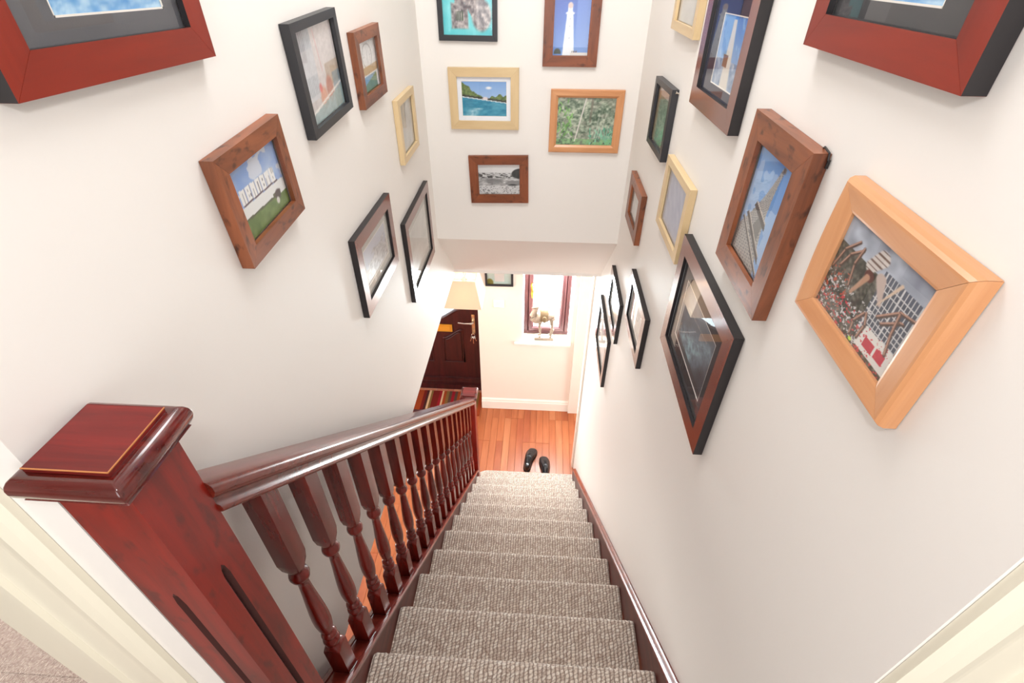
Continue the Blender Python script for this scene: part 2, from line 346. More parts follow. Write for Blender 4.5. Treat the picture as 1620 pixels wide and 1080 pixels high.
def moulding(name, path, r=0.012):
    bm = bmesh.new(); tube(bm, [(a, -0.002, b) for a, b in path] + [(path[0][0], -0.002, path[0][1])], r, 8)
    return finish(bm, name, M_door, door, smooth=True)
moulding('glazing_moulding', lite, 0.017)
for s in (1, -1):
    pth = arc(0.06 * s, 0.27 * s, 0.73, 0.84) + [(0.27 * s, 0.42), (0.06 * s, 0.42)]
    moulding('panel_moulding', pth, 0.010)
    cx = 0.165 * s
    inner = [(cx + (a - cx) * 0.74, 0.60 + (b - 0.60) * 0.86) for a, b in pth]
    if s < 0: inner = inner[::-1]
    curve_solid('raised_panel', [inner], 0.004, M_door, door, -0.004, 0.003)
boxes('weather_bar', [(-0.45, 0.45, -0.03, -0.001, 0.15, 0.20)], M_door, door, bevel=0.008)
boxes('weather_bar', [(-0.45, 0.45, -0.012, -0.001, 0.02, 0.09)], M_door, door, bevel=0.004)
tag(boxes('letter_plate', [(-0.15, 0.165, -0.012, -0.0005, 0.815, 0.900), (-0.13, 0.145, -0.017, -0.012, 0.830, 0.885)], M_brassplate, door, bevel=0.003), 'brass letter plate')
bm = bmesh.new(); box(bm, 0.365, 0.398, -0.010, -0.0005, 0.80, 1.03)
bmesh.ops.bevel(bm, geom=bm.edges[:], offset=0.004, segments=2, affect='EDGES')
hp = finish(bm, 'handle_plate', plain('gold_steel', (226, 200, 160), 0.25, metal=0.8), door)
bm = bmesh.new(); tube(bm, [(0.381, -0.008, 0.955), (0.381, -0.045, 0.955), (0.365, -0.055, 0.955), (0.30, -0.055, 0.952), (0.235, -0.052, 0.958)], [0.011, 0.011, 0.011, 0.009, 0.010], 10)
tag(finish(bm, 'lever', M_chrome, hp, smooth=True), 'polished lever handle')
# keys hanging from the lock
bm = bmesh.new()
def ring(bm, c, r, t, n=12):
    tube(bm, [(c[0] + r * math.cos(a), c[1], c[2] + r * math.sin(a)) for a in [2 * math.pi * i / n for i in range(n + 1)]], t, 6)
kb = tag(empty('key_bunch', (-1.029, DY - 0.012, 0.83)), 'bunch of silver keys hanging from the front door lock', 'keys')
b2 = bmesh.new(); box(b2, -0.003, 0.003, -0.030, 0.010, -0.008, 0.008); box(b2, -0.013, 0.013, -0.048, -0.030, -0.002, 0.002); finish(b2, 'lock_key', M_chrome, kb)
b2 = bmesh.new(); ring(b2, (0, -0.042, -0.020), 0.018, 0.0018); finish(b2, 'key_ring', M_chrome, kb, smooth=True)
for a, L_ in ((-0.35, 0.06), (0.0, 0.085), (0.35, 0.055)):
    b2 = bmesh.new(); ring(b2, (0, 0, -0.010), 0.009, 0.003, 10); box(b2, -0.003, 0.003, -0.0012, 0.0012, -L_, -0.018); box(b2, 0.003, 0.007, -0.0012, 0.0012, -L_ + 0.003, -L_ + 0.010)
    finish(b2, 'key', M_chrome, kb, (0.016 * a * 2, -0.042, -0.036), (0, -a, 0))

# ------------------------------------------------------------------ staircase
st = tag(empty('staircase', (0, 0, 0)), 'straight carpeted staircase running down to the hall, between mahogany strings', 'staircase')
rr = np.random.RandomState(3)
def step_mesh(x0, x1, first=False):
    n = 120; prof = [(-GO - 0.004, 0.0), (-0.12, 0.0), (-0.035, 0.0)]
    for a in range(0, 181, 22): prof.append((-0.018 + 0.018 * math.sin(R(a)), -0.018 + 0.018 * math.cos(R(a))))
    prof += [(-0.026, -0.045), (-0.024, -0.12), (-0.022, -RISE + 0.001)]
    bm = bmesh.new(); rings = []
    for i in range(n + 1):
        xx = x0 + (x1 - x0) * i / n; ring_ = []
        for j, (a, b) in enumerate(prof):
            jt = rr.uniform(-0.0016, 0.0016) if 2 <= j <= 11 else 0
            ed = 0.006 if i in (0, n) and j > 1 else 0
            ring_.append((xx, a + jt - ed * 0.3, b + jt - ed * 0.5))
        rings.append(ring_)
    loft(bm, rings, close=False, cap=False)
    return bm
sm = [step_mesh(-0.845, -0.030) for _ in range(3)]
meshes = []
for b in sm:
    me = bpy.data.meshes.new('carpet_step')
    for f in b.faces: f.smooth = True
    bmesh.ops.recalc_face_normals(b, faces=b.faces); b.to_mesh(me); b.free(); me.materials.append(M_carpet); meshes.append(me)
for k in range(2, 13):
    o = link('carpet_step', meshes[k % 3], None, st, (0, -(k - 1) * GO, k * RISE))
# bottom step wraps round in front of the newel post
pl = [(-0.030, -GO - 0.004), (-0.030, 0.0)]
rc = 0.13
pl += [(-0.90 + rc - rc * math.sin(R(a)), -rc + rc * math.cos(R(a))) for a in range(0, 91, 9)]
pl += [(-0.90, -0.165), (-0.845, -0.165), (-0.845, -GO - 0.004)]
bm = bmesh.new(); c0 = Vector((-0.45, -0.11))
rings = []
for ins, z in ((0.022, 0.001), (0.024, 0.10), (0.026, 0.150), (0.010, 0.164), (0.0, 0.176), (0.0, 0.188), (0.006, 0.196), (0.016, 0.2)):
    rg = []
    for i, p in enumerate(pl):
        q = Vector(p)
        if 1 <= i <= 11: 
            n_ = Vector((0, 1)) if i == 1 else Vector((-math.sin(R((i - 2) * 9)), math.cos(R((i - 2) * 9))))
            q = q - n_ * ins
        elif i == 12 or i == 13: q = q + Vector((ins, 0)) if i == 12 else q
        rg.append((q.x, q.y, z))
    rings.append(rg)
loft(bm, rings)
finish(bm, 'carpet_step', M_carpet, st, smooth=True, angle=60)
def sloped(name, prof, y0, y1, mat, parent, plumb=True, smooth=False):
    """prof: (x, height above nosing line); sheared along the stair so the ends stay plumb"""
    bm = bmesh.new(); n = 1
    loft(bm, [[(a, y, zn(y) + b) for a, b in prof] for y in (y0, y1)])
    return finish(bm, name, mat, parent, smooth=smooth, angle=28)
M_str = wood('mahogany_string', (66, 22, 20), (100, 40, 34), 1, 0.4, 0.05, scale=12, stretch=12, bump=0.02)
M_strcap = wood('mahogany_string_cap', (84, 24, 20), (128, 48, 36), 1, 0.28, 0.5, scale=12, stretch=12, bump=0.01)
sr = sloped('string', [(-0.0005, -0.26), (-0.026, -0.26), (-0.026, 0.045), (-0.0005, 0.045)], -2.455, 0.03, M_str, st)
sloped('string_cap', [(-0.0005, 0.045), (-0.0265, 0.045), (-0.030, 0.052), (-0.028, 0.059), (-0.022, 0.061), (-0.018, 0.055), (-0.013, 0.060), (-0.007, 0.063), (-0.0005, 0.060)], -2.45, 0.03, M_strcap, sr, smooth=True)
sl_ = sloped('string', [(-0.850, -0.26), (-0.882, -0.26), (-0.882, 0.038), (-0.850, 0.038)], -2.432, -0.170, M_str, st)
sloped('string_cap', [(-0.912, 0.036), (-0.915, 0.046), (-0.908, 0.053), (-0.900, 0.050), (-0.898, 0.044), (-0.854, 0.044), (-0.852, 0.050), (-0.848, 0.056), (-0.841, 0.056), (-0.837, 0.050), (-0.839, 0.036)], -2.432, -0.170, M_strcap, sl_, smooth=True)
boxes('apron', [(-0.845, -0.03, -2.47, -2.455, 2.2, 2.36)], M_wall, st)

# ------------------------------------------------------------------ balustrade
bal = tag(empty('balustrade', (-0.876, -2.476, 2.4)), 'mahogany banister with turned spindles and square newel posts left of the stairs', 'banister')
def P(x, y, z): return (x + 0.876, y + 2.476, z - 2.4)
def newel(cx, cy, z0, z1, h, fluted):
    bm = bmesh.new()
    c = 0.003
    sq = [(h, -h + c), (h, h - c), (h - c, h), (-h + c, h), (-h, h - c), (-h, -h + c), (-h + c, -h), (h - c, -h)]
    if not fluted:
        loft(bm, [[(a, b, z) for a, b in sq] for z in (z0 - z1, -0.045)])
        o = finish(bm, 'newel_post', M_mahz, bal, P(cx, cy, z1))
    else:
        # each face is built round a long tapered stop-flute
        zt, zb = 3.135 - z1, 2.62 - z1; ztop = -0.045; zbot = z0 - z1; gw = 0.0065
        for k in range(4):
            rot = Matrix.Rotation(k * math.pi / 2, 4, 'Z')
            def V(a, z, d=0.0): return bm.verts.new(rot @ Vector((a, -h + d, z)))
            o1 = [V(-h, zbot), V(h, zbot), V(h, ztop), V(-h, ztop)]
            g = [V(-gw, zb + 0.02), V(0, zb), V(gw, zb + 0.02), V(gw, zt - 0.03), V(gw * 0.6, zt - 0.008), V(0, zt), V(-gw * 0.6, zt - 0.008), V(-gw, zt - 0.03)]
            c_ = [V(0, zb + 0.02, 0.007), V(0, zt - 0.02, 0.007)]
            F = bm.faces.new
            F((o1[0], o1[1], g[2], g[1])) ; F((o1[0], g[1], g[0])); F((o1[1], o1[2], g[3], g[2])); F((o1[2], g[4], g[3])); F((o1[2], g[5], g[4])); F((o1[2], o1[3], g[5])); F((o1[3], g[6], g[5])); F((o1[3], g[7], g[6])); F((o1[3], o1[0], g[0], g[7]))
            for q in ((g[0], g[1], c_[0]), (g[1], g[2], c_[0]), (g[2], g[3], c_[1], c_[0]), (g[3], g[4], c_[1]), (g[4], g[5], c_[1]), (g[5], g[6], c_[1]), (g[6], g[7], c_[1]), (g[7], g[0], c_[0], c_[1])):
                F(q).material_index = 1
        bmesh.ops.remove_doubles(bm, verts=bm.verts[:], dist=0.0001)
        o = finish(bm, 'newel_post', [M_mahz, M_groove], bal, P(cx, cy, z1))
    # cap: cove, bull-nosed slab, fillet and raised square top
    k = h / 0.043 * 0.925
    bm = bmesh.new(); rings = []
    def rsq(r, z, cr): 
        out = []
        for q, (sx, sy) in enumerate(((1, -1), (1, 1), (-1, 1), (-1, -1))):
            for a in (0, 45, 90):
                an = R(a + (q - 1) * 90); out.append((sx * (r - cr) + cr * math.cos(an), sy * (r - cr) + cr * math.sin(an), z))
        return out
    for r, z in ((0.044, -0.052), (0.047, -0.049), (0.052, -0.044), (0.058, -0.041), (0.062, -0.040)): rings.append(rsq(r * k, z, 0.001))
    for a in range(-70, 91, 20): rings.append(rsq((0.056 + 0.012 * math.cos(R(a))) * k, -0.0225 + 0.0155 * math.sin(R(a)), 0.002))
    rings.append(rsq(0.0525 * k, -0.007, 0.001))
    loft(bm, rings); cp = finish(bm, 'newel_cap', M_mahedge, o, smooth=True, angle=40)
    boxes('cap_top', [(-0.0502 * k, 0.0502 * k, -0.0502 * k, 0.0502 * k, -0.0072, 0.0)], M_mahcap, o, bevel=0.0012)
    return o
newel(-0.882, -2.476, 2.2, 3.400, 0.043, True)
newel(-0.882, -0.127, 0.0, 1.262, 0.043, False)
# worn edge of the top cap (thin bare-wood line)
wl = bmesh.new(); box(wl, -0.0465, 0.0465, -0.0470, -0.0460, -0.0012, 0.0002); box(wl, 0.0460, 0.0470, -0.0465, 0.0465, -0.0012, 0.0002)
finish(wl, 'worn_edge', M_worn, bal, P(-0.882, -2.476, 3.400))
hr = bmesh.new(); HX = -0.868
half = [(0.018, -0.068), (0.032, -0.066), (0.0355, -0.060), (0.0345, -0.052), (0.027, -0.046), (0.0255, -0.038), (0.033, -0.032), (0.0375, -0.022), (0.037, -0.010), (0.031, -0.002), (0.020, 0.001), (0.0, 0.002)]
prof = [(a, b) for a, b in half] + [(-a, b) for a, b in half[::-1][1:]]
prof = [(a, b) for a, b in prof]
loft(hr, [[P(HX + a, y, zn(y) + 0.885 + b) for a, b in prof] for y in (-2.4335, -0.168)])
finish(hr, 'handrail', wood('mahogany_handrail', (76, 20, 12), (116, 38, 24), 1, 0.26, 0.2, scale=10, stretch=14, bump=0.015), bal, smooth=True, angle=50)
# spindles: square ends, turned middle
def spindle_mesh():
    n = 24; h = 0.0205
    def sqr(z, r=h):
        out = []
        for i in range(n):
            t = 2 * math.pi * i / n; k = r / max(abs(math.cos(t)), abs(math.sin(t))); out.append((k * math.cos(t), k * math.sin(t), z))
        return out
    def cir(z, r): return [(r * math.cos(2 * math.pi * i / n), r * math.sin(2 * math.pi * i / n), z) for i in range(n)]
    def mixr(z, f, r):
        a = sqr(z); b = cir(z, r); return [tuple(p * f + q * (1 - f) for p, q in zip(u, v)) for u, v in zip(a, b)]
    rings = [[(x_, y_, 0.042 - SL * y_) for x_, y_, _ in sqr(0)], sqr(0.185), mixr(0.193, 0.7, 0.020), cir(0.199, 0.0195)]
    for z, r in ((0.204, 0.015), (0.208, 0.0145), (0.213, 0.019), (0.222, 0.0205), (0.231, 0.019), (0.236, 0.0145), (0.240, 0.014), (0.245, 0.0175), (0.251, 0.0185), (0.257, 0.0165), (0.262, 0.012), (0.268, 0.0135),
                 (0.290, 0.0175), (0.315, 0.0200), (0.340, 0.0203), (0.370, 0.0192), (0.410, 0.0168), (0.450, 0.0140), (0.490, 0.0118), (0.508, 0.0112), (0.513, 0.0150), (0.519, 0.0195), (0.528, 0.0215), (0.537, 0.0195), (0.543, 0.0145), (0.548, 0.0135), (0.553, 0.0165), (0.558, 0.0185)):
        rings.append(cir(z, r))
    rings += [mixr(0.566, 0.55, 0.0195), sqr(0.590), [(x_, y_, 0.820 - SL * y_) for x_, y_, _ in sqr(0)]]
    bm = bmesh.new(); loft(bm, rings)
    bmesh.ops.recalc_face_normals(bm, faces=bm.faces); me = bpy.data.meshes.new('spindle')
    for f in bm.faces: f.smooth = True
    for e in bm.edges:
        if len(e.link_faces) == 2 and e.calc_face_angle(0) > R(40): e.smooth = False
    bm.to_mesh(me); bm.free(); me.materials.append(wood('mahogany_spindle', (72, 12, 8), (118, 26, 16), 2, 0.26, 0.15, scale=12, stretch=10, bump=0.02)); return me
spm = spindle_mesh()
for k in range(18):
    y = -2.320 + k * 0.1195
    link('spindle', spm, None, bal, P(-0.876, y, zn(y)))

# ------------------------------------------------------------------ pictures on the walls
def vnoise(U, V, s, seed=0, oct=3):
    rs = np.random.RandomState(seed); out = 0; amp = 1; tot = 0
    for o in range(oct):
        g = rs.rand(130, 130); a = (U * s) % 128; b = (V * s) % 128
        i = a.astype(int); j = b.astype(int); f = a - i; h = b - j; f = f * f * (3 - 2 * f); h = h * h * (3 - 2 * h)
        v = (g[i, j] * (1 - f) + g[i + 1, j] * f) * (1 - h) + (g[i, j + 1] * (1 - f) + g[i + 1, j + 1] * f) * h
        out = out + v * amp; tot += amp; amp *= 0.5; s *= 2.1
    return out / tot
def C(*c): return np.array(c, float)
def blend(img, mask, c):
    mask = np.clip(mask, 0, 1)[..., None]; return img * (1 - mask) + (c if isinstance(c, np.ndarray) and c.ndim == 3 else C(*c)) * mask
def soft(d, w=0.01): return np.clip(0.5 - d / w, 0, 1)      # d<0 inside
def seg(U, V, x0, y0, x1, y1, w0, w1=None):
    w1 = w0 if w1 is None else w1
    dx, dy = x1 - x0, y1 - y0; t = np.clip(((U - x0) * dx + (V - y0) * dy) / (dx * dx + dy * dy), 0, 1)
    return np.hypot(U - x0 - t * dx, V - y0 - t * dy) - (w0 + (w1 - w0) * t)
def shade2(a, b, t): t = np.clip(t, 0, 1)[..., None]; return C(*a) * (1 - t) + C(*b) * t

def im_sea(U, V):
    n = vnoise(U * 1.0, V * 3.5, 14, 1, 4); return shade2((70, 140, 205), (190, 220, 240), n * 1.5 - 0.25)
def im_city(U, V):
    i = shade2((196, 190, 188), (222, 214, 212), V)
    i = blend(i, (U < 0.42) * 1.0 * (V > 0.25) * 0.9, (204, 206, 210))
    i = blend(i, ((U < 0.40) & (((V * 60) % 1) < 0.45) & (((U * 26) % 1) < 0.6) & (V > 0.3)) * 0.55, (150, 160, 168))
    i = blend(i, (U > 0.62) * (V < 0.55) * (V > 0.3) * 0.6, (170, 146, 120))
    i = blend(i, soft(seg(U, V, 0.55, 0.5, 0.5, 0.95, 0.006), 0.02) * 0.5, (210, 120, 120))
    i = blend(i, soft(np.hypot((U - 0.47) * 1.3, V - 0.22) - 0.12, 0.05) * 0.9, (214, 150, 120))
    i = blend(i, soft(np.hypot((U - 0.66) * 1.6, V - 0.27) - 0.15, 0.05) * 0.8, (176, 96, 70))
    i = blend(i, soft(np.hypot((U - 0.42) * 1.3, V - 0.34) - 0.05, 0.03) * 0.8, (222, 92, 84))
    i = blend(i, (U > 0.78) * (V < 0.42) * 0.7, (120, 150, 170))
    i = blend(i, soft(np.abs(V - 0.10 - 0.18 * U) - 0.012, 0.02), (240, 238, 232))
    i = blend(i, (V < 0.09 + 0.15 * U) * 0.8, (150, 176, 176)); return i + (vnoise(U, V, 30, 4) - 0.5)[..., None] * 30
def im_wheel(U, V):
    i = shade2((214, 214, 212), (232, 234, 236), V)
    r = np.hypot(U - 0.5, (V - 0.68) * 1.1); a = np.arctan2(V - 0.68, U - 0.5)
    i = blend(i, soft(np.abs(r - 0.26) - 0.012, 0.02), (150, 150, 150)); i = blend(i, (r < 0.26) * (np.abs(np.sin(a * 10)) < 0.16) * 0.5, (170, 172, 174))
    i = blend(i, (V < 0.48) * 0.9, (178, 146, 106)); i = blend(i, (V < 0.34) * 1.0, (236, 238, 240))
    i = blend(i, (V < 0.31) * (U < 0.88) * 1.0, (110, 160, 196)); i = blend(i, (V < 0.10 + 0.22 * U) * (U < 0.88) * 1.0, (92, 128, 78)); return i + (vnoise(U, V, 24, 9) - 0.5)[..., None] * 34
def im_greymist(U, V):
    n = vnoise(U, V, 6, 12, 4); i = shade2((176, 174, 168), (222, 220, 216), n); return blend(i, (U < 0.16) * (V > 0.45) * 0.6, (140, 134, 128))
def im_sign(U, V):
    i = shade2((196, 212, 232), (138, 172, 226), V + (vnoise(U, V, 5, 22, 3) - 0.5) * 1.6)
    i = blend(i, vnoise(U, V, 4, 23, 3) > 0.58, (214, 222, 236)) * 1.0
    base = 0.44 - 0.06 * U
    i = blend(i, V < base + 0.02 - 0.0 * U, (236, 238, 236))
    i = blend(i, V < base - 0.10 - 0.04 * (U < 0.7) - 0.10 * (U > 0.86), (92, 98, 74))
    g = shade2((82, 112, 60), (134, 156, 96), vnoise(U, V, 12, 25, 4)); i = blend(i, V < base - 0.17, g)
    # block lettering standing on the slope
    rows = {'n': ['111', '101', '101', '101', '101'], 'e': ['111', '101', '111', '100', '111'], 'm': ['111', '111', '101', '101', '101'], 'a': ['111', '101', '111', '101', '111'], 't': ['111', '111', '010', '010', '010'], 'b': ['100', '100', '111', '101', '111']}
    word = 'nemnatb'
    for k, ch in enumerate(word):
        x0 = 0.13 + k * 0.104; wd = 0.096; yb0 = base + 0.045; hh = 0.20
        u = (U - x0) / wd; v = (V - yb0) / hh; ins = (u >= 0) & (u < 1) & (v >= 0) & (v < 1)
        i = blend(i, ins * 1.0, (244, 244, 242))
        ci = np.clip((u * 3).astype(int), 0, 2); ri = np.clip(((1 - v) * 5).astype(int), 0, 4)
        g_ = np.array([[int(c) for c in r] for r in rows[ch]]); uu = (u * 3) % 1
        slit = ins & (g_[ri, ci] == 0) & (uu > 0.30) & (uu < 0.70)
        i = blend(i, slit * 0.9, (104, 100, 110)); i = blend(i, (ins & (u > 0.93)) * 0.8, (120, 110, 120))
    i = blend(i, (np.abs(V - base - 0.035) < 0.012) * (U > 0.13) * (U < 0.87), (92, 72, 84))
    i = blend(i, soft(np.hypot(U - 0.80, V - 0.24) - 0.07, 0.02) * (vnoise(U, V, 30, 27, 2) > 0.45), (84, 74, 76))
    i = blend(i, soft(np.hypot((U - 0.77) * 1.5, V - 0.16) - 0.05, 0.02), (226, 224, 220)); return i
def im_mount(U, V):
    i = shade2((150, 152, 166), (196, 198, 208), V); n = vnoise(U, V, 9, 31, 4)
    i = blend(i, (V < 0.30 + 0.75 * n * (1 - np.abs(U - 0.6))), shade2((120, 116, 116), (226, 226, 226), vnoise(U, V, 22, 33, 3))); return i
def im_pale(U, V): return shade2((190, 188, 182), (226, 224, 218), vnoise(U, V, 5, 37, 4))
def im_castle(U, V):
    i = shade2((90, 206, 214), (140, 226, 230), vnoise(U, V, 6, 41, 2))
    n = vnoise(U, V, 20, 43, 3)
    st_ = shade2((92, 86, 92), (214, 204, 200), n * 1.6 - 0.3)
    i = blend(i, (V > 0.40 - 0.2 * np.abs(np.sin(U * 7))) * (U > 0.25) * (U < 0.85), st_)
    i = blend(i, soft(np.maximum(np.abs(U - 0.34) - 0.17, np.abs(V - 0.24) - 0.16), 0.03), st_); i = blend(i, soft(np.hypot(U - 0.78, (V - 0.25)) - 0.20, 0.05), st_)
    i = blend(i, soft(np.hypot((U - 0.1), (V - 0.66)) - 0.1, 0.03), (110, 130, 190))
    i = blend(i, (np.abs(U - 0.34) < 0.08) * (np.abs(V - 0.24) < 0.06) * (((U * 22) % 1) > 0.5), (96, 108, 92)); return i
def im_lighthouse(U, V):
    i = shade2((120, 160, 222), (52, 92, 186), V + 0.3 * (0.5 - U)); i = blend(i, (U > 0.62) * 0.35, (150, 172, 226))
    wdt = 0.17 - 0.09 * V / 0.75
    i = blend(i, soft(np.abs(U - 0.44) - wdt, 0.02) * (V < 0.74), (240, 244, 248)); i = blend(i, soft(np.abs(U - 0.44) - 0.12, 0.02) * (np.abs(V - 0.715) < 0.02), (226, 230, 236))
    i = blend(i, soft(np.abs(U - 0.44) - 0.065, 0.02) * (V > 0.73) * (V < 0.84), (232, 236, 240)); i = blend(i, soft(np.hypot(U - 0.44, (V - 0.84) * 1.4) - 0.07, 0.02), (214, 190, 184))
    for yy in (0.3, 0.5, 0.62): i = blend(i, soft(np.hypot(U - 0.45, V - yy) - 0.012, 0.012), (140, 150, 170))
    i = blend(i, soft(np.hypot((U - 0.13) * 0.8, V - 0.04) - 0.08, 0.02) * (V > 0.015), (62, 70, 60))
    i = blend(i, (U > 0.5) * (V < 0.045), (232, 228, 224)); i = blend(i, (U > 0.55) * (U < 0.72) * (V > 0.045) * (V < 0.085) * (((U * 30) % 1) > 0.4), (120, 110, 110)); return i
def im_river(U, V):
    i = shade2((206, 222, 240), (122, 166, 222), V); i = blend(i, soft(np.hypot((U - 0.6) * 0.6, V - 0.8) - 0.035, 0.03), (246, 246, 248))
    hill = np.maximum(1.02 - 0.95 * U - 0.1 * vnoise(U, V, 12, 51, 2), 0.62 - 0.35 * np.abs(U - 0.85) + 0.03 * np.sin(U * 40))
    i = blend(i, V < hill, shade2((54, 80, 46), (148, 164, 92), vnoise(U, V, 26, 53, 3)))
    wl_ = 0.56 - 0.17 * U; i = blend(i, np.abs(V - wl_ - 0.03) < 0.035, (58, 62, 52)); i = blend(i, soft(np.hypot((U - 0.52), (V - 0.51) * 1.3) - 0.06, 0.03), (226, 214, 214))
    wt = shade2((28, 116, 150), (96, 176, 200), vnoise(U * 0.7, V * 2, 14, 55, 4)); i = blend(i, V < wl_, wt); i = blend(i, np.abs(V - wl_) < 0.010, (226, 236, 240))
    i = blend(i, soft(np.abs(U - 0.16 - 0.7 * V) - 0.10, 0.16) * (V < 0.24) * vnoise(U, V, 18, 57, 3), (226, 240, 244)); return i
def im_jungle(U, V):
    n = vnoise(U, V, 22, 61, 3); m_ = vnoise(U, V, 6, 62, 2)
    i = shade2((60, 84, 66), (206, 214, 192), n * 1.5 - 0.2); i = blend(i, (m_ > 0.55) * 0.35, (176, 168, 156))
    for k in range(90):
        rs = np.random.RandomState(100 + k); a = rs.uniform(0, 0.28) if k < 44 else rs.uniform(0.55, 1.0); b = rs.uniform(0.2, 1.0) if k < 44 else rs.uniform(0, 0.4)
        an = rs.uniform(-2.2, -0.9); L_ = rs.uniform(0.05, 0.12); c = ((150, 206, 124), (104, 160, 84))[k % 2] if k < 44 else ((140, 210, 176), (92, 160, 132))[k % 2]
        i = blend(i, soft(seg(U, V, a, b, a + L_ * math.cos(an), b + L_ * math.sin(an), 0.013, 0.004), 0.008) * 0.9, c)
    for k in range(9):
        an = 0.5 + k * 0.22; i = blend(i, soft(seg(U, V, 0.9, 0.02, 0.9 + 0.34 * math.cos(an), 0.02 + 0.42 * math.sin(an), 0.012, 0.003), 0.01) * 0.8, (134, 206, 172))
    i = blend(i, (V < 0.13) * 0.6 * (n > 0.4), (124, 186, 116))
    i = blend(i, soft(seg(U, V, 0.33, 0.08, 0.49, 1.0, 0.010), 0.008), (226, 220, 214))
    for x0, x1 in ((0.68, 0.74), (0.72, 0.80), (0.76, 0.86)): i = blend(i, soft(seg(U, V, x0, 0.15, x1, 0.66, 0.005), 0.006) * 0.8, (206, 208, 196))
    i = blend(i, soft(seg(U, V, 0.58, 0.5, 0.60, 1.0, 0.018), 0.01) * 0.6, (120, 110, 98)); return i
def im_beach(U, V):
    i = shade2((206, 206, 206), (232, 232, 232), V); rk = vnoise(U, V * 2, 16, 71, 4)
    i = blend(i, (V < 0.72) * 1.0, shade2((120, 120, 120), (222, 222, 222), rk * 1.5 - 0.15)); i = blend(i, (V < 0.72) * (V > 0.55) * (rk < 0.47), (84, 84, 84))
    i = blend(i, soft(np.hypot((U - 0.38) * 0.42, V - 0.44) - 0.09, 0.04) * 0.8, (128, 128, 128)); i = blend(i, soft(np.hypot((U - 0.84) * 0.5, V - 0.36) - 0.09, 0.03) * 0.9, (140, 140, 140)); i = blend(i, soft(np.hypot((U - 0.82) * 0.5, V - 0.29) - 0.05, 0.03) * 0.9, (70, 70, 70))
    i = blend(i, soft(np.hypot((U - 1.02) * 0.8, V - 0.68) - 0.17, 0.02), (52, 52, 52)); i = blend(i, (V < 0.28) * 0.75, (226, 226, 226)); i = blend(i, (V < 0.26) * (vnoise(U, V, 40, 73, 2) > 0.66), (120, 120, 120)); return i
def im_tower_sea(U, V):
    i = shade2((196, 214, 232), (58, 128, 206), V + 0.3 * (vnoise(U, V * 2, 4, 81, 3) - 0.5)); i = blend(i, (vnoise(U + V * 0.4, V, 5, 83, 3) > 0.56) * 0.5, (168, 206, 238))
    i = blend(i, V < 0.40, shade2((66, 104, 150), (222, 226, 232), vnoise(U, V, 12, 85, 3)))
    i = blend(i, soft(np.abs(U - 0.5 - 0.06 * (0.5 - V)) - (0.17 - 0.12 * V), 0.04) * (V < 0.93), (222, 216, 206)); i = blend(i, soft(np.abs(U - 0.4) - 0.09, 0.03) * (V > 0.30) * (V < 0.46), (134, 92, 64)); return i
def im_jungle_reflection(U, V):  # print colours imitate the jungle picture mirrored in the glass
    i = shade2((64, 92, 78), (168, 186, 168), vnoise(U, V, 16, 91, 4))
    i = blend(i, (V > 0.84) * 0.9, (206, 200, 198)); i = blend(i, (U < 0.2) * 0.6, (170, 126, 90))
    for k in range(16):
        an = -0.6 + k * 0.25; i = blend(i, soft(seg(U, V, 0.8, 0.22, 0.8 - 0.55 * math.cos(an), 0.22 + 0.5 * math.sin(an), 0.02, 0.004), 0.02) * 0.8, (96, 170, 130))
    return i
def im_lattice(U, V):
    i = shade2((186, 210, 236), (74, 140, 214), V * 0.6 + U * 0.5); i = blend(i, (vnoise(U, V, 4, 95, 3) > 0.54) * 0.5, (206, 222, 242))
    # tall lattice tower seen from its foot: tapering legs, crossing braces, two platforms
    lx = 0.10 + 0.62 * V ** 1.0 * 0.92; lc = 0.20 + 0.52 * V; wd = 0.52 * (1 - V) ** 2.0 + 0.028
    ins = np.abs(U - lc) < wd
    br = ((np.abs(((U - lc) / wd * 3 + V * 34) % 1 - 0.5) < 0.22) | (np.abs(((U - lc) / wd * 3 - V * 34) % 1 - 0.5) < 0.22))
    i = blend(i, (ins & (V < 0.93)) * 0.55, (148, 148, 146)); i = blend(i, (ins & br & (V < 0.93)) * 0.8, (190, 184, 174)); i = blend(i, (ins & ~br & (V < 0.93)) * 0.75, (112, 112, 112))
    hole = (np.abs(U - lc - 0.10) < 0.42 * wd) & (V > 0.26) & (V < 0.47); i = blend(i, hole * 1.0, (128, 130, 128))
    for y0, sl, t in ((0.50, -0.26, 0.030), (0.30, -0.42, 0.028), (0.20, -0.42, 0.02)): 
        i = blend(i, (np.abs(V - y0 - sl * (U - 0.4)) < t) * (np.abs(U - lc) < wd * 1.12 + 0.03), (96, 94, 94)); i = blend(i, (np.abs(V - y0 - sl * (U - 0.4) - t) < 0.008) * (np.abs(U - lc) < wd * 1.12 + 0.03), (206, 200, 190))
    i = blend(i, soft(np.maximum(np.abs(U - 0.70) - 0.035, np.abs(V - 0.93) - 0.02), 0.01), (90, 84, 84)); return i
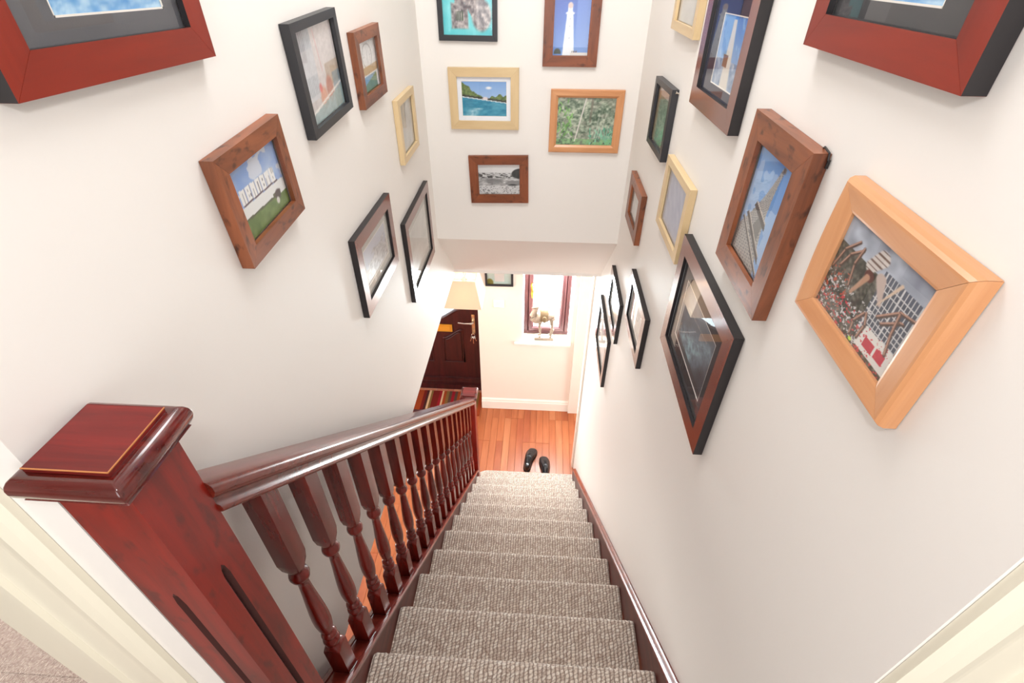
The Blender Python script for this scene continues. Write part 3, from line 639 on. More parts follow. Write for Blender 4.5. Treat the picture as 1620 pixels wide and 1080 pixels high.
def im_machine(U, V):
    i = shade2((56, 54, 44), (150, 146, 134), vnoise(U, V, 28, 101, 3) * 1.6 - 0.55)
    i = blend(i, (V > 0.72) * 1.0, shade2((120, 126, 140), (206, 214, 226), vnoise(U, V, 8, 103, 2)))
    bl = (U > 0.55) & (V > 0.12 + 0.2 * (1 - U)) & (V < 0.80); gl = ((U * 26) % 1 < 0.25) | ((V * 17) % 1 < 0.14)
    i = blend(i, bl * 0.9, (70, 76, 92)); i = blend(i, (bl & gl) * 1.0, (206, 206, 206))
    i = blend(i, (U > 0.60) * (V < 0.24 + 0.06 * U) * (V > 0.05), (226, 222, 216)); i = blend(i, (U > 0.68) * (U < 0.80) * (V > 0.10) * (V < 0.20), (196, 44, 66)); i = blend(i, (U > 0.82) * (U < 0.92) * (V > 0.11) * (V < 0.21), (196, 44, 66))
    i = blend(i, (vnoise(U, V, 44, 105, 2) > 0.66) * (V < 0.42) * (U < 0.62), (206, 204, 204)); i = blend(i, (vnoise(U, V, 40, 107, 2) > 0.70) * (V < 0.5) * (U < 0.30), (188, 84, 56)); i = blend(i, (vnoise(U, V, 50, 109, 2) > 0.72) * (V < 0.3), (206, 62, 70))
    for p in (((0.02, 0.42), (0.08, 0.66), (0.20, 0.82)), ((0.10, 0.50), (0.16, 0.66), (0.27, 0.78)), ((0.28, 0.40), (0.24, 0.62), (0.27, 0.80)), ((0.68, 0.42), (0.84, 0.62), (0.99, 0.66)), ((0.74, 0.40), (0.88, 0.55), (0.90, 0.56)), ((0.99, 0.66), (1.0, 0.5), (0.98, 0.3)), ((0.84, 0.6), (0.86, 0.40), (0.90, 0.22)), ((0.52, 0.06), (0.50, 0.20), (0.56, 0.34)), ((0.60, 0.10), (0.62, 0.26), (0.58, 0.36))):
        for a, b in zip(p, p[1:]):
            i = blend(i, soft(seg(U, V, a[0], a[1], b[0], b[1], 0.015), 0.010), (72, 46, 36)); i = blend(i, soft(seg(U, V, a[0] - 0.006, a[1] + 0.008, b[0] - 0.006, b[1] + 0.006, 0.007), 0.010), (196, 150, 128))
    i = blend(i, soft(seg(U, V, 0.40, 0.72, 0.48, 0.86, 0.055, 0.07), 0.015), shade2((214, 206, 200), (120, 96, 84), ((V * 22) % 1 < 0.3) * 1.0)); i = blend(i, soft(np.hypot(U - 0.43, V - 0.64) - 0.055, 0.012), (104, 62, 54))
    i = blend(i, soft(seg(U, V, 0.42, 0.62, 0.33, 0.38, 0.028, 0.016), 0.012), (188, 146, 120)); i = blend(i, soft(seg(U, V, 0.55, 0.70, 0.64, 0.52, 0.055, 0.02), 0.012), (196, 176, 166)); i = blend(i, soft(seg(U, V, 0.74, 0.80, 0.62, 0.50, 0.016, 0.005), 0.01), (214, 190, 166))
    i = blend(i, soft(np.hypot(U - 0.55, (V - 0.03)) - 0.02, 0.01), (190, 232, 90)); return i
def im_launch(U, V):
    i = shade2((46, 52, 62), (92, 104, 118), vnoise(U, V, 6, 111, 3)); i = blend(i, soft(seg(U, V, 0.9, 0.75, 0.35, 0.15, 0.05, 0.22), 0.25) * vnoise(U, V, 20, 113, 3) * 1.5, (150, 184, 196))
    i = blend(i, soft(seg(U, V, 0.80, 0.78, 0.20, 0.70, 0.006), 0.01) * 0.5, (206, 176, 150)); i = blend(i, (V < 0.12) * 0.7, (40, 40, 42)); return i
def im_lavender(U, V): return shade2((150, 156, 184), (196, 198, 214), vnoise(U * 2 + V, V, 5, 121, 4))
def im_white_glare(U, V):  # pale print stands in for white glare on the glass
    i = shade2((196, 198, 200), (238, 238, 236), vnoise(U, V, 5, 131, 3)); i = blend(i, soft(np.abs(np.hypot(U - 0.5, (V - 0.6)) - 0.16) - 0.012, 0.02), (170, 170, 166)); return i
def im_hallpic(U, V):
    i = shade2((170, 190, 184), (206, 216, 208), V); i = blend(i, (np.abs(U - 0.5) < 0.2) * (V > 0.1), (210, 204, 200)); i = blend(i, soft(np.hypot(U - 0.1, V - 0.05) - 0.15, 0.05), (110, 106, 50)); return i

M_photo = {}
def photo_mat():
    m, nt, b = mk('photo_print'); a = nt.nodes.new('ShaderNodeVertexColor'); a.layer_name = 'Col'
    nt.links.new(a.outputs['Color'], b.inputs['Base Color']); b.inputs['Roughness'].default_value = 0.35; return m
M_photo = photo_mat()
def photo_mesh(w_, h_, fn, res):
    nx = max(12, int(w_ / res)); nz = max(12, int(h_ / res))
    u = np.linspace(0, 1, nx + 1); v = np.linspace(0, 1, nz + 1); U, V = np.meshgrid(u, v)
    rgb_ = np.clip(fn(U, V), 0, 255); lc = lin(rgb_)
    co_ = np.stack([(U - 0.5) * w_, np.zeros_like(U), (V - 0.5) * h_], -1).reshape(-1, 3)
    idx = np.arange((nx + 1) * (nz + 1)).reshape(nz + 1, nx + 1)
    q = np.stack([idx[:-1, :-1], idx[:-1, 1:], idx[1:, 1:], idx[1:, :-1]], -1).reshape(-1, 4)
    me = bpy.data.meshes.new('photo_print'); me.vertices.add(len(co_)); me.vertices.foreach_set('co', co_.astype('f').ravel())
    me.loops.add(q.size); me.loops.foreach_set('vertex_index', q.astype('i').ravel())
    me.polygons.add(len(q)); me.polygons.foreach_set('loop_start', np.arange(0, q.size, 4, dtype='i')); me.update(calc_edges=True)
    ca = me.color_attributes.new('Col', 'FLOAT_COLOR', 'POINT')
    ca.data.foreach_set('color', np.concatenate([lc.reshape(-1, 3), np.ones((len(co_), 1))], 1).astype('f').ravel())
    me.validate(); return me

FW = {}
def fmat(k):
    if k not in FW:
        FW[k] = {
            'red': lambda: wood('cherry_frame', (116, 28, 10), (142, 38, 14), 0, 0.42, 0.0, scale=6, stretch=10, bump=0.01),
            'darkred': lambda: wood('mahogany_frame', (104, 52, 42), (130, 68, 54), 0, 0.22, 0.5, scale=8, stretch=14, bump=0.01),
            'black': lambda: plain('black_frame', (44, 44, 48), 0.4),
            'rustic': lambda: wood('rustic_brown_frame', (100, 54, 32), (158, 90, 54), 0, 0.4, 0.1, scale=12, stretch=8, knots=0.9, c3=(62, 32, 20), bump=0.05),
            'rusticdark': lambda: wood('dark_rustic_frame', (110, 58, 34), (146, 80, 48), 0, 0.4, 0.1, scale=12, stretch=8, knots=0.8, c3=(66, 36, 24), bump=0.05),
            'beech': lambda: wood('beech_frame', (202, 138, 90), (222, 162, 114), 0, 0.32, 0.2, scale=9, stretch=9, bump=0.01),
            'pale': lambda: wood('pale_wood_frame', (208, 178, 132), (224, 198, 154), 0, 0.4, 0.1, scale=9, stretch=12, bump=0.02),
            'side': lambda: plain('black_frame_edge', (34, 30, 32), 0.4)}[k]()
    return FW[k]
M_back = plain('backing_board', (206, 160, 110), 0.8)
def picture(label, wall, quad, tw, kind, fn, mat=None, mat_w=None, matc=None, prof='flat', res=0.0030, depth=0.02, glass=True, bev=False, hang=False, name='picture_frame', group=None, edge=None, phrect=None, bow=0):
    """quad: outer corners (TL, TR, BR, BL) as (coordinate along the wall, height)"""
    q = [Vector((a, b)) for a, b in quad]
    c = (q[0] + q[1] + q[2] + q[3]) / 4
    s = {'L': 1, 'R': -1, 'B': 1, 'H': 1}[wall]
    w_ = (abs(q[1].x - q[0].x) + abs(q[2].x - q[3].x)) / 2; h_ = ((q[0].y + q[1].y) - (q[2].y + q[3].y)) / 2
    tilt = -math.atan2((q[1].y - q[0].y + q[2].y - q[3].y) / 2, w_)
    if wall == 'L': loc, rz = (XL, c.x, c.y), math.pi / 2
    elif wall == 'R': loc, rz = (0, c.x, c.y), -math.pi / 2
    elif wall == 'B': loc, rz = (c.x, YB, c.y), 0
    else: loc, rz = (c.x, YH, c.y), 0
    r = tag(empty(name, loc, (0, tilt, rz)), label, 'picture', group)
    if isinstance(tw, (int, float)): tw = (tw, tw)
    d = depth
    def P_(t):
        return {'flat': [(0, 0.001), (0, d), (t, d), (t, d - 0.009)],
                'bevel': [(0, 0.001), (0, d - 0.003), (t * 0.10, d), (t * 0.72, d), (t, d - 0.007), (t, d - 0.012)],
                'scoop': [(0, 0.001), (0, d * 0.60), (t * 0.06, d * 0.85), (t * 0.16, d), (t * 0.26, d), (t * 0.90, d - 0.003), (t, d - 0.004), (t, d - 0.009)]}[prof]
    mats = [fmat(kind), fmat(edge) if edge else fmat(kind)]
    cache = {}
    for nm, L_, rot, px, pz, t in (('frame_rail', w_, 0, 0, -h_ / 2, tw[1]), ('frame_rail', w_, math.pi, 0, h_ / 2, tw[1]), ('frame_stile', h_, -math.pi / 2, w_ / 2, 0, tw[0]), ('frame_stile', h_, math.pi / 2, -w_ / 2, 0, tw[0])):
        key = (round(L_, 5), t, nm, bool(bow) and px < 0)
        if key not in cache:
            bm = bmesh.new(); g = 0.00025; pr = P_(t)
            other = tw[0] if nm == 'frame_rail' else tw[1]
            A = [(-L_ / 2 + g + a / t * other, -b, a) for a, b in pr]; B = [(L_ / 2 - g - a / t * other, -b, a) for a, b in pr]
            if bow and px < 0:
                rings_ = []
                for k in range(13):
                    f_ = k / 12; sh = bow * math.sin(math.pi * f_)
                    rings_.append([(p[0] + (q_[0] - p[0]) * f_, p[1], p[2] - sh * (1 - p[2] / t)) for p, q_ in zip(A, B)])
                loft(bm, rings_, close=True)
            else: loft(bm, [A, B], close=True)
            for f in bm.faces:
                xs = [v.co.z for v in f.verts]
                if max(xs) - min(xs) < 1e-6: f.material_index = 1
            bmesh.ops.recalc_face_normals(bm, faces=bm.faces); me = bpy.data.meshes.new(nm); bm.to_mesh(me); bm.free()
            for k in mats: me.materials.append(k)
            cache[key] = me
        link(nm, cache[key], None, r, (px, 0, pz), (0, rot, 0))
    iw, ih = w_ - 2 * tw[0], h_ - 2 * tw[1]
    boxes('backing_board', [(-iw / 2 - 0.004, iw / 2 + 0.004, -0.0028, -0.0006, -ih / 2 - 0.004, ih / 2 + 0.004)], M_back, r)
    yph = -max(0.0036, d - (0.0085 if prof == 'scoop' else 0.0125))
    pw_, ph_, ox, oz = iw, ih, 0, 0
    if phrect:        # (x0, x1, z0, z1) in the frame's own coordinates
        pw_, ph_ = phrect[1] - phrect[0], phrect[3] - phrect[2]; ox, oz = (phrect[0] + phrect[1]) / 2, (phrect[2] + phrect[3]) / 2
    elif mat_w: pw_, ph_ = iw - 2 * mat_w, ih - 2 * mat_w
    link('photo_print', photo_mesh(pw_ + 0.004 * (mat is not None), ph_ + 0.004 * (mat is not None), fn, res), M_photo, r, (ox, yph, oz))
    if mat is not None:
        a0, a1, b0, b1 = ox - pw_ / 2, ox + pw_ / 2, oz - ph_ / 2, oz + ph_ / 2; X, Z = iw / 2 + 0.001, ih / 2 + 0.001
        boxes('mount_card', [(-X, X, yph - 0.002, yph - 0.0004, -Z, b0), (-X, X, yph - 0.002, yph - 0.0004, b1, Z), (-X, a0, yph - 0.002, yph - 0.0004, b0, b1), (a1, X, yph - 0.002, yph - 0.0004, b0, b1)], mat, r)
        e = 0.0022
        boxes('mount_bevel', [(a0, a1, yph - 0.0016, yph - 0.0003, b0, b0 + e), (a0, a1, yph - 0.0016, yph - 0.0003, b1 - e, b1), (a0, a0 + e, yph - 0.0016, yph - 0.0003, b0, b1), (a1 - e, a1, yph - 0.0016, yph - 0.0003, b0, b1)], M_white, r)
    if glass:
        boxes('glass_pane', [(-iw / 2, iw / 2, yph - 0.0040, yph - 0.0026, -ih / 2, ih / 2)], M_glass, r)
    return r
card_grey = plain('grey_mount', (92, 92, 96), 0.8, bump=0.1, bscale=400)
card_dark = plain('charcoal_mount', (66, 64, 66), 0.8)
card_navy = plain('navy_mount', (40, 44, 66), 0.8)
card_white = plain('white_mount', (240, 242, 248), 0.8)
card_light = plain('light_grey_mount', (196, 194, 188), 0.8)

picture('large cherry red frame with grey mount and blue sea photo, top left', 'L', [(-2.315, 4.15), (-1.957, 4.143), (-1.957, 3.692), (-2.315, 3.699)], 0.041, 'red', im_sea, mat=card_grey, phrect=(-0.079, 0.108, -0.161, 0.161), edge='side', prof='flat', depth=0.022)
picture('black framed photo of a pale tower and orange boats on left wall', 'L', [(-1.654, 3.710), (-1.383, 3.721), (-1.418, 3.497), (-1.696, 3.485)], (0.022, 0.018), 'black', im_city, depth=0.022)
picture('small brown framed photo of a big wheel, upper left wall', 'L', [(-1.271, 3.657), (-1.029, 3.661), (-1.066, 3.468), (-1.312, 3.465)], (0.034, 0.030), 'rustic', im_wheel)
picture('small pale wood frame nearest the corner on the left wall', 'L', [(-0.926, 3.417), (-0.674, 3.422), (-0.695, 3.195), (-0.963, 3.195)], (0.028, 0.024), 'pale', im_greymist, mat=None)
picture('rustic brown framed photo of big white letters on a grassy bank', 'L', [(-2.049, 3.563), (-1.806, 3.576), (-1.823, 3.382), (-2.066, 3.367)], (0.030, 0.032), 'rustic', im_sign, res=0.0017, depth=0.024)
picture('dark red framed photo of snowy mountains low on left wall', 'L', [(-1.552, 3.187), (-1.167, 3.182), (-1.223, 2.926), (-1.591, 2.926)], 0.040, 'darkred', im_mount, mat=card_light, mat_w=0.030, edge='side')
picture('dark red framed pale photo, lowest and furthest on the left wall', 'L', [(-1.028, 3.003), (-0.579, 3.018), (-0.621, 2.653), (-1.074, 2.644)], 0.038, 'darkred', im_pale, mat=card_light, mat_w=0.040, edge='side')

picture('thin black framed photo of stone castle in turquoise water on far wall', 'B', [(-0.853, 3.86), (-0.610, 3.86), (-0.610, 3.543), (-0.853, 3.547)], 0.0205, 'black', im_castle, depth=0.014)
picture('brown framed photo of a white lighthouse on far wall', 'B', [(-0.422, 3.745), (-0.196, 3.745), (-0.196, 3.456), (-0.422, 3.456)], (0.041, 0.041), 'rusticdark', im_lighthouse, depth=0.016)
picture('pale wood frame with white mount and river photo on far wall', 'B', [(-0.827, 3.448), (-0.520, 3.450), (-0.520, 3.199), (-0.827, 3.199)], 0.036, 'pale', im_river, mat=card_white, mat_w=0.017, depth=0.016, res=0.0025)
picture('beech framed photo of green jungle on far wall', 'B', [(-0.380, 3.370), (-0.060, 3.370), (-0.060, 3.105), (-0.380, 3.105)], 0.033, 'beech', im_jungle, prof='bevel', depth=0.018, res=0.0022)
picture('brown framed black and white rocky beach photo, lowest on far wall', 'B', [(-0.755, 3.079), (-0.470, 3.086), (-0.470, 2.856), (-0.752, 2.849)], 0.042, 'rusticdark', im_beach, depth=0.016, res=0.0025)

picture('large cherry red frame with charcoal mount, top right beside the camera', 'R', [(-1.925, 4.16), (-2.287, 4.16), (-2.287, 3.713), (-1.925, 3.713)], 0.041, 'red', im_sea, mat=card_dark, phrect=(-0.108, 0.084, -0.162, 0.162), edge='side', depth=0.024)
picture('pale wood framed grey picture cut by the top edge, right wall', 'R', [(-0.945, 4.04), (-1.245, 4.04), (-1.245, 3.644), (-0.945, 3.644)], (0.028, 0.024), 'pale', im_pale)
picture('tall reddish brown frame with navy mount and blue sky photo, right wall', 'R', [(-1.340, 3.985), (-1.695, 3.99), (-1.700, 3.522), (-1.350, 3.514)], 0.043, 'darkred', im_tower_sea, mat=card_navy, edge='side', depth=0.024, phrect=(-0.060, 0.115, -0.170, -0.030), res=0.002)
picture('black framed dark photo with a painted green jungle reflection on right wall near the corner', 'R', [(-0.835, 3.495), (-1.115, 3.501), (-1.150, 3.287), (-0.875, 3.279)], (0.026, 0.018), 'black', im_jungle_reflection, depth=0.022)
rf = picture('rustic brown framed photo of a lattice tower against blue sky', 'R', [(-1.813, 3.601), (-2.063, 3.597), (-2.076, 3.304), (-1.830, 3.310)], (0.043, 0.043), 'rustic', im_lattice, res=0.0017, depth=0.026)
picture('wide beech framed photo of giant jointed legs over a crowd, right wall', 'R', [(-2.156, 3.598), (-2.408, 3.590), (-2.412, 3.395), (-2.168, 3.403)], (0.036, 0.034), 'beech', im_machine, prof='scoop', res=0.0013, depth=0.024, bow=0.006)
picture('largest dark red frame with charcoal mount, middle of the right wall', 'R', [(-1.547, 3.235), (-1.998, 3.228), (-2.032, 2.875), (-1.576, 2.884)], 0.043, 'darkred', im_launch, mat=card_dark, mat_w=0.045, edge='side', depth=0.022)
picture('pale wood framed lavender grey picture behind the largest dark red frame', 'R', [(-1.196, 3.338), (-1.505, 3.338), (-1.541, 3.121), (-1.240, 3.121)], (0.030, 0.022), 'pale', im_lavender)
picture('small brown frame on right wall, nearest the far corner', 'R', [(-0.635, 3.097), (-0.945, 3.099), (-0.947, 2.890), (-0.665, 2.894)], (0.050, 0.040), 'rustic', im_greymist, depth=0.022)
for lb, q, f in (('slim dark framed picture low on right wall, nearest of the three', [(-0.940, 2.800), (-1.304, 2.799), (-1.373, 2.567), (-1.004, 2.572)], im_white_glare),
                 ('slim dark framed picture low on right wall, middle of the three', [(-0.445, 2.545), (-0.817, 2.538), (-0.870, 2.300), (-0.505, 2.318)], im_white_glare),
                 ('slim dark framed picture low on right wall, furthest and lowest', [(-0.190, 2.200), (-0.660, 2.187), (-0.690, 1.858), (-0.225, 1.869)], im_white_glare)):
    picture(lb, 'R', q, (0.048, 0.034), 'darkred', f, edge='side', mat=card_light, mat_w=0.02)
picture('small black framed photo beside the hall window', 'H', [(-0.865, 1.82), (-0.617, 1.82), (-0.617, 1.522), (-0.865, 1.517)], 0.018, 'black', im_hallpic, depth=0.018)
# hanging hook sticking out behind the lattice-tower picture, and two wall nails
hk = bmesh.new(); tube(hk, [(0.098, -0.002, 0.146), (0.104, -0.004, 0.1495), (0.124, -0.005, 0.147), (0.1275, -0.005, 0.138), (0.1262, -0.004, 0.128)], 0.0015, 6); box(hk, 0.125, 0.1275, -0.005, -0.001, 0.126, 0.138)
finish(hk, 'hanging_clip', fmat('side'), rf)
for i, (y, z, lb) in enumerate(((-1.135, 3.492, 'bare nail in the wall above the small black framed picture'), (-1.25, 2.74, 'bare nail in the wall beside the slim dark frames'))):
    nb = bmesh.new(); tube(nb, [(0, 0, 0), (-0.010, 0, 0.003)], 0.002, 8); tube(nb, [(-0.010, 0, 0.003), (-0.012, 0, 0.0036)], 0.0042, 8)
    tag(finish(nb, 'wall_nail', M_chrome, None, (0, y, z)), lb, 'nail')

# ------------------------------------------------------------------ hall things
sw = tag(empty('wall_switch', (-0.748, YH, 1.331)), 'white plastic double wall switch on hall wall left of window', 'switch')
boxes('face_plate', [(-0.052, 0.052, -0.009, -0.0005, -0.042, 0.042)], M_plast, sw, bevel=0.003)
for s in (-1, 1): boxes('rocker', [(s * 0.016 - 0.010, s * 0.016 + 0.010, -0.013, -0.009, -0.014, 0.014)], M_plast, sw, bevel=0.001)

# pendant lamp with a square tapered shade, hanging from the hall ceiling
lp = tag(empty('pendant_lamp', (-1.0, 0.66, 2.2)), 'cream tapered square pendant shade on a white cord near the front door', 'lamp')
def shade_mesh():
    bm = bmesh.new(); t0, t1 = 0.105, 0.155
    def sq(r, z, n=1): return [(-r, -r, z), (r, -r, z), (r, r, z), (-r, r, z)]
    a = loft(bm, [sq(t0, -0.400), sq(t1, -0.630), sq(t1 - 0.003, -0.630), sq(t0 - 0.003, -0.400), sq(t0, -0.400)], cap=False)
    bmesh.ops.remove_doubles(bm, verts=bm.verts[:], dist=1e-5); return bm
ms, nt, b = mk('cream_fabric_shade'); b.inputs['Base Color'].default_value = rgb(244, 222, 196); b.inputs['Roughness'].default_value = 0.9; b.inputs['Transmission Weight'].default_value = 0.0
tr = nt.nodes.new('ShaderNodeBsdfTranslucent'); tr.inputs[0].default_value = rgb(250, 226, 200); mx = nt.nodes.new('ShaderNodeMixShader'); mx.inputs[0].default_value = 0.2
nt.links.new(b.outputs[0], mx.inputs[1]); nt.links.new(tr.outputs[0], mx.inputs[2]); nt.links.new(mx.outputs[0], nt.nodes['Material Output'].inputs['Surface'])
finish(shade_mesh(), 'lamp_shade', ms, lp)
b2 = bmesh.new(); tube(b2, [(0, 0, -0.001), (0, 0, -0.43)], 0.0035, 8); finish(b2, 'cord', M_plast, lp)
b2 = bmesh.new(); tube(b2, [(0, 0, -0.0005), (0, 0, -0.012), (0, 0, -0.020)], [0.04, 0.038, 0.012], 20); finish(b2, 'ceiling_rose', M_plast, lp, smooth=True)
b2 = bmesh.new(); tube(b2, [(0, 0, -0.425), (0, 0, -0.438), (0, 0, -0.44), (0, 0, -0.475)], [0.012, 0.016, 0.024, 0.022], 16); box(b2, -0.105, 0.105, -0.002, 0.002, -0.445, -0.441); box(b2, -0.002, 0.002, -0.105, 0.105, -0.445, -0.441); finish(b2, 'lamp_holder', M_plast, lp, smooth=True)
mb, nt, b = mk('warm_bulb'); b.inputs['Base Color'].default_value = (1, 1, 1, 1); b.inputs['Emission Color'].default_value = (1.0, 0.78, 0.42, 1); b.inputs['Emission Strength'].default_value = 10
b2 = bmesh.new(); bmesh.ops.create_uvsphere(b2, u_segments=16, v_segments=10, radius=0.028, matrix=Matrix.Translation((0, 0, -0.505))); finish(b2, 'bulb', mb, lp, smooth=True)
lb_ = point('pendant_bulb_light', (-1.0, 0.66, 1.655), 0.03, 2.6, (1.0, 0.86, 0.58))

# striped mat before the front door
rug = tag(empty('door_mat', (-1.40, 1.0, 0.0)), 'striped red, brown and cream mat in front of front door', 'mat')
stripe_cols = {'r': (112, 34, 30), 'd': (70, 36, 36), 'c': (206, 172, 134), 'o': (122, 92, 52), 'b': (150, 64, 34), 'w': (86, 62, 52), 'k': (140, 30, 40)}
SM = {k: plain('mat_stripe_' + n, c, 0.95, bump=0.5, bscale=260, var=0.15, spec=0.1) for (k, c), n in zip(stripe_cols.items(), ('red', 'plum', 'cream', 'olive', 'rust', 'taupe', 'crimson'))}
seq = 'obbrdcorrkcbowkwbdrocbr'; wsq = [0.03, 0.05, 0.035, 0.03, 0.028, 0.022, 0.022, 0.04, 0.03, 0.03, 0.018, 0.03, 0.03, 0.03, 0.034, 0.03, 0.04, 0.03, 0.03, 0.03, 0.02, 0.03, 0.03]
x = -1.72; i = 0
while x < -0.965:
    wd = wsq[i % len(wsq)]; x1 = min(x + wd, -0.962)
    yf = 0.85 if x1 < -1.66 else (0.86 + (x1 + 1.66) * 0.20 if x1 < -1.2 else 0.84)
    boxes('stripe', [(x + 1.40, x1 + 1.40, yf - 1.0, 0.185, 0.0008, 0.012)], SM[seq[i % len(seq)]], rug)
    x = x1; i += 1
b2 = bmesh.new(); rs = random.Random(5)
pts = []; rad = []
for k in range(26):
    t = k / 25; xx = -1.66 + 0.50 * t; pts.append((xx + 1.40, 0.842 + 0.10 * t - 1.0 + rs.uniform(-0.006, 0.006), 0.014 + rs.uniform(0, 0.006))); rad.append(0.013 + rs.uniform(0, 0.009))
tube(b2, pts, rad, 8)
finish(b2, 'rolled_edge', plain('mat_edge', (74, 24, 28), 0.4, bump=0.5, bscale=120), rug, smooth=True)

# shoes at the foot of the stairs
def shoe(label, loc, rot, mir):
    r = tag(empty('shoe', loc, (0, 0, rot)), label, 'shoe', 'pair of shoes at the foot of the stairs')
    L_ = 0.285
    def halfw(t):      # t 0 heel .. 1 toe
        return float(np.interp(t, [0, 0.03, 0.10, 0.25, 0.45, 0.62, 0.76, 0.88, 0.95, 0.985, 1.0], [0.008, 0.022, 0.031, 0.034, 0.037, 0.046, 0.049, 0.042, 0.030, 0.017, 0.004]))
    def cx(t): return mir * 0.012 * math.sin(math.pi * min(1, t * 1.1)) - mir * 0.006
    ts = [0, 0.015, 0.04, 0.09, 0.16, 0.25, 0.35, 0.45, 0.54, 0.62, 0.70, 0.77, 0.84, 0.89, 0.93, 0.96, 0.985, 1.0]
    def top(t): return float(np.interp(t, [0, 0.04, 0.25, 0.40, 0.50, 0.65, 0.80, 0.92, 0.98, 1.0], [0.075, 0.085, 0.074, 0.078, 0.082, 0.066, 0.050, 0.042, 0.030, 0.020]))
    bm = bmesh.new(); rings = []
    for t in ts:
        ring_ = []; hw = halfw(t); n = 16
        for k in range(n):
            a = 2 * math.pi * k / n; ca, sa = math.cos(a), math.sin(a)
            e = 0.62; X_ = hw * math.copysign(abs(ca) ** 0.85, ca); Z_ = (top(t) - 0.016) * (0.5 + 0.5 * math.copysign(abs(sa) ** e, sa)) + 0.016
            X_ *= 1 - 0.28 * max(0, sa) * (1 if t < 0.6 else 0.5)
            if 0.06 < t < 0.44 and sa > 0.75: Z_ -= 0.045          # foot opening
            ring_.append((cx(t) + X_, (t - 0.5) * L_, Z_))
        rings.append(ring_)
    loft(bm, rings); finish(bm, 'upper', M_black, r, smooth=True, angle=70)
    bm = bmesh.new()
    for z0, z1, t0, t1, g in ((0.006, 0.018, 0.0, 1.0, 0.003), (0.0, 0.0065, 0.45, 1.0, 0.001), (0.0, 0.0065, 0.0, 0.24, 0.001)):
        tt = [t for t in ts if t0 <= t <= t1]
        poly = [(cx(t) + halfw(t) + g, (t - 0.5) * L_) for t in tt] + [(cx(t) - halfw(t) - g, (t - 0.5) * L_) for t in tt[::-1]]
        prism(bm, poly, 'z', z0, z1)
    finish(bm, 'sole', M_sole, r)
    for k, t in enumerate((0.50, 0.56, 0.62)):
        b3 = bmesh.new(); z = top(t) + 0.0015; tube(b3, [(cx(t) - 0.018, (t - 0.5) * L_, z - 0.006), (cx(t), (t - 0.5) * L_ + 0.004, z), (cx(t) + 0.018, (t - 0.5) * L_, z - 0.006)], 0.0022, 6); finish(b3, 'lace', M_sole, r, smooth=True)
    b3 = bmesh.new(); tube(b3, [(cx(0.70) - 0.030, 0.20 * L_ - 0.004, 0.046), (cx(0.7) - 0.016, 0.20 * L_ + 0.006, 0.0605), (cx(0.7), 0.20 * L_ + 0.009, 0.0640), (cx(0.7) + 0.016, 0.20 * L_ + 0.006, 0.0605), (cx(0.7) + 0.030, 0.20 * L_ - 0.004, 0.046)], 0.0016, 6); finish(b3, 'toe_seam', M_sole, r, smooth=True)
    return r
shoe('black leather shoe at the stair foot, left one, further forward', (-0.412, 0.283, 0.0), R(-13), -1)
shoe('black leather shoe at the stair foot, right one, half under the step', (-0.268, 0.185, 0.0), R(2), 1)

# camel figure on the window sill
CY = 1.04
cm = tag(empty('camel_figurine', (-0.32, CY, 0.905)), 'small antique metal camel on a plinth on hall window sill', 'figurine')
boxes('plinth', [(-0.092, 0.092, -0.032, 0.032, 0.0005, 0.030)], M_camel, cm, bevel=0.004)
b2 = bmesh.new()
def ell(bm, c, r, rot=0):
    bmesh.ops.create_uvsphere(bm, u_segments=16, v_segments=10, radius=1, matrix=Matrix.Translation(c) @ Matrix.Rotation(rot, 4, 'Y') @ Matrix.Diagonal((r[0], r[1], r[2], 1)))
tube(b2, [(0.074, 0, 0.235), (0.070, 0, 0.262), (0.045, 0, 0.262), (0.005, 0, 0.272), (-0.030, 0, 0.256), (-0.060, 0, 0.232), (-0.088, 0, 0.222), (-0.106, 0, 0.238), (-0.110, 0, 0.266), (-0.102, 0, 0.296), (-0.088, 0, 0.325), (-0.078, 0, 0.348)],
     [0.010, 0.034, 0.048, 0.052, 0.054, 0.050, 0.044, 0.040, 0.034, 0.028, 0.021, 0.016], 14)
ell(b2, (-0.014, 0, 0.318), (0.040, 0.024, 0.032))
tube(b2, [(-0.060, 0, 0.350), (-0.078, 0, 0.358), (-0.098, 0, 0.352), (-0.116, 0, 0.347), (-0.126, 0, 0.343)], [0.008, 0.017, 0.014, 0.010, 0.006], 12)
for s in (-1, 1): tube(b2, [(-0.068, s * 0.010, 0.362), (-0.062, s * 0.014, 0.376)], [0.005, 0.002], 6)
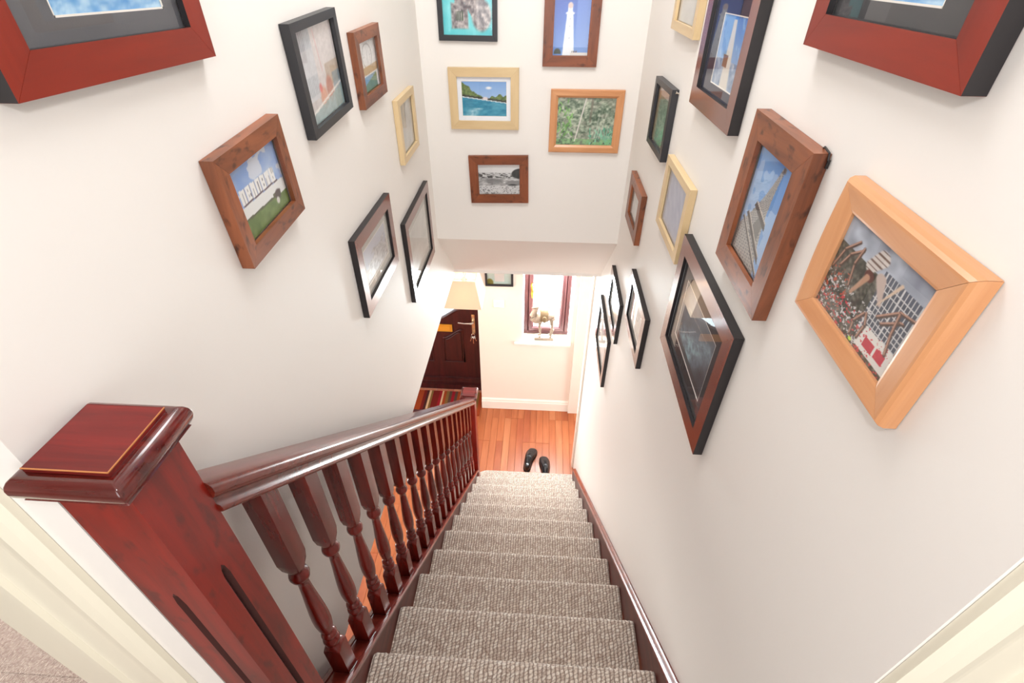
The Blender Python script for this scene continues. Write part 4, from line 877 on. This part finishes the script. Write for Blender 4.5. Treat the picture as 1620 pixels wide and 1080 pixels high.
for sx, s, k in ((-0.048, 1, 0), (-0.040, -1, 0.006), (0.056, 1, 0.004), (0.064, -1, 0)):
    hind = sx > 0
    tube(b2, [(sx, s * 0.018, 0.255), (sx + (0.004 if hind else 0), s * 0.019, 0.205), (sx + (0.010 if hind else -0.002) - k, s * 0.019, 0.150), (sx + (0.018 if hind else 0.0), s * 0.019, 0.125), (sx + 0.004, s * 0.019, 0.060), (sx + 0.002, s * 0.019, 0.040)],
         [0.024, 0.016, 0.010, 0.0105, 0.006, 0.007], 10)
    ell(b2, (sx - 0.003, s * 0.019, 0.036), (0.012, 0.009, 0.007))
tube(b2, [(0.078, 0, 0.270), (0.090, 0, 0.250), (0.092, 0, 0.215)], [0.006, 0.004, 0.006], 8)
finish(b2, 'camel_body', M_camel, cm, smooth=True, angle=80)
b2 = bmesh.new(); rings = []
for xx, r0 in ((-0.040, 0.94), (-0.036, 1.0), (0.030, 1.0), (0.034, 0.94)):
    rings.append([(xx - 0.004, 0.060 * r0 * math.sin(a), 0.272 + 0.088 * r0 * math.cos(a) * (1 if math.cos(a) > 0 else 0.85)) for a in [R(d_) for d_ in range(-125, 126, 10)]] + [(xx - 0.004, 0.056 * r0 * math.sin(a), 0.272 + 0.081 * r0 * math.cos(a) * (1 if math.cos(a) > 0 else 0.85)) for a in [R(d_) for d_ in range(125, -126, -10)]])
loft(b2, rings); finish(b2, 'saddle_blanket', M_saddle, cm, smooth=True, angle=50)
b2 = bmesh.new(); ell(b2, (-0.004, -0.063, 0.262), (0.024, 0.010, 0.034)); ell(b2, (-0.004, 0.063, 0.262), (0.024, 0.010, 0.034)); finish(b2, 'saddle_bag', M_saddle, cm, smooth=True)
b2 = bmesh.new(); tube(b2, [(0.030, -0.02, 0.345), (0.046, -0.02, 0.350)], 0.006, 8); tube(b2, [(0.030, 0.02, 0.345), (0.046, 0.02, 0.350)], 0.006, 8); tube(b2, [(-0.044, 0, 0.345), (-0.044, 0, 0.368)], 0.004, 8); tube(b2, [(0.036, 0, 0.345), (0.034, 0, 0.372)], 0.004, 8)
finish(b2, 'saddle_horn', M_camel, cm, smooth=True)
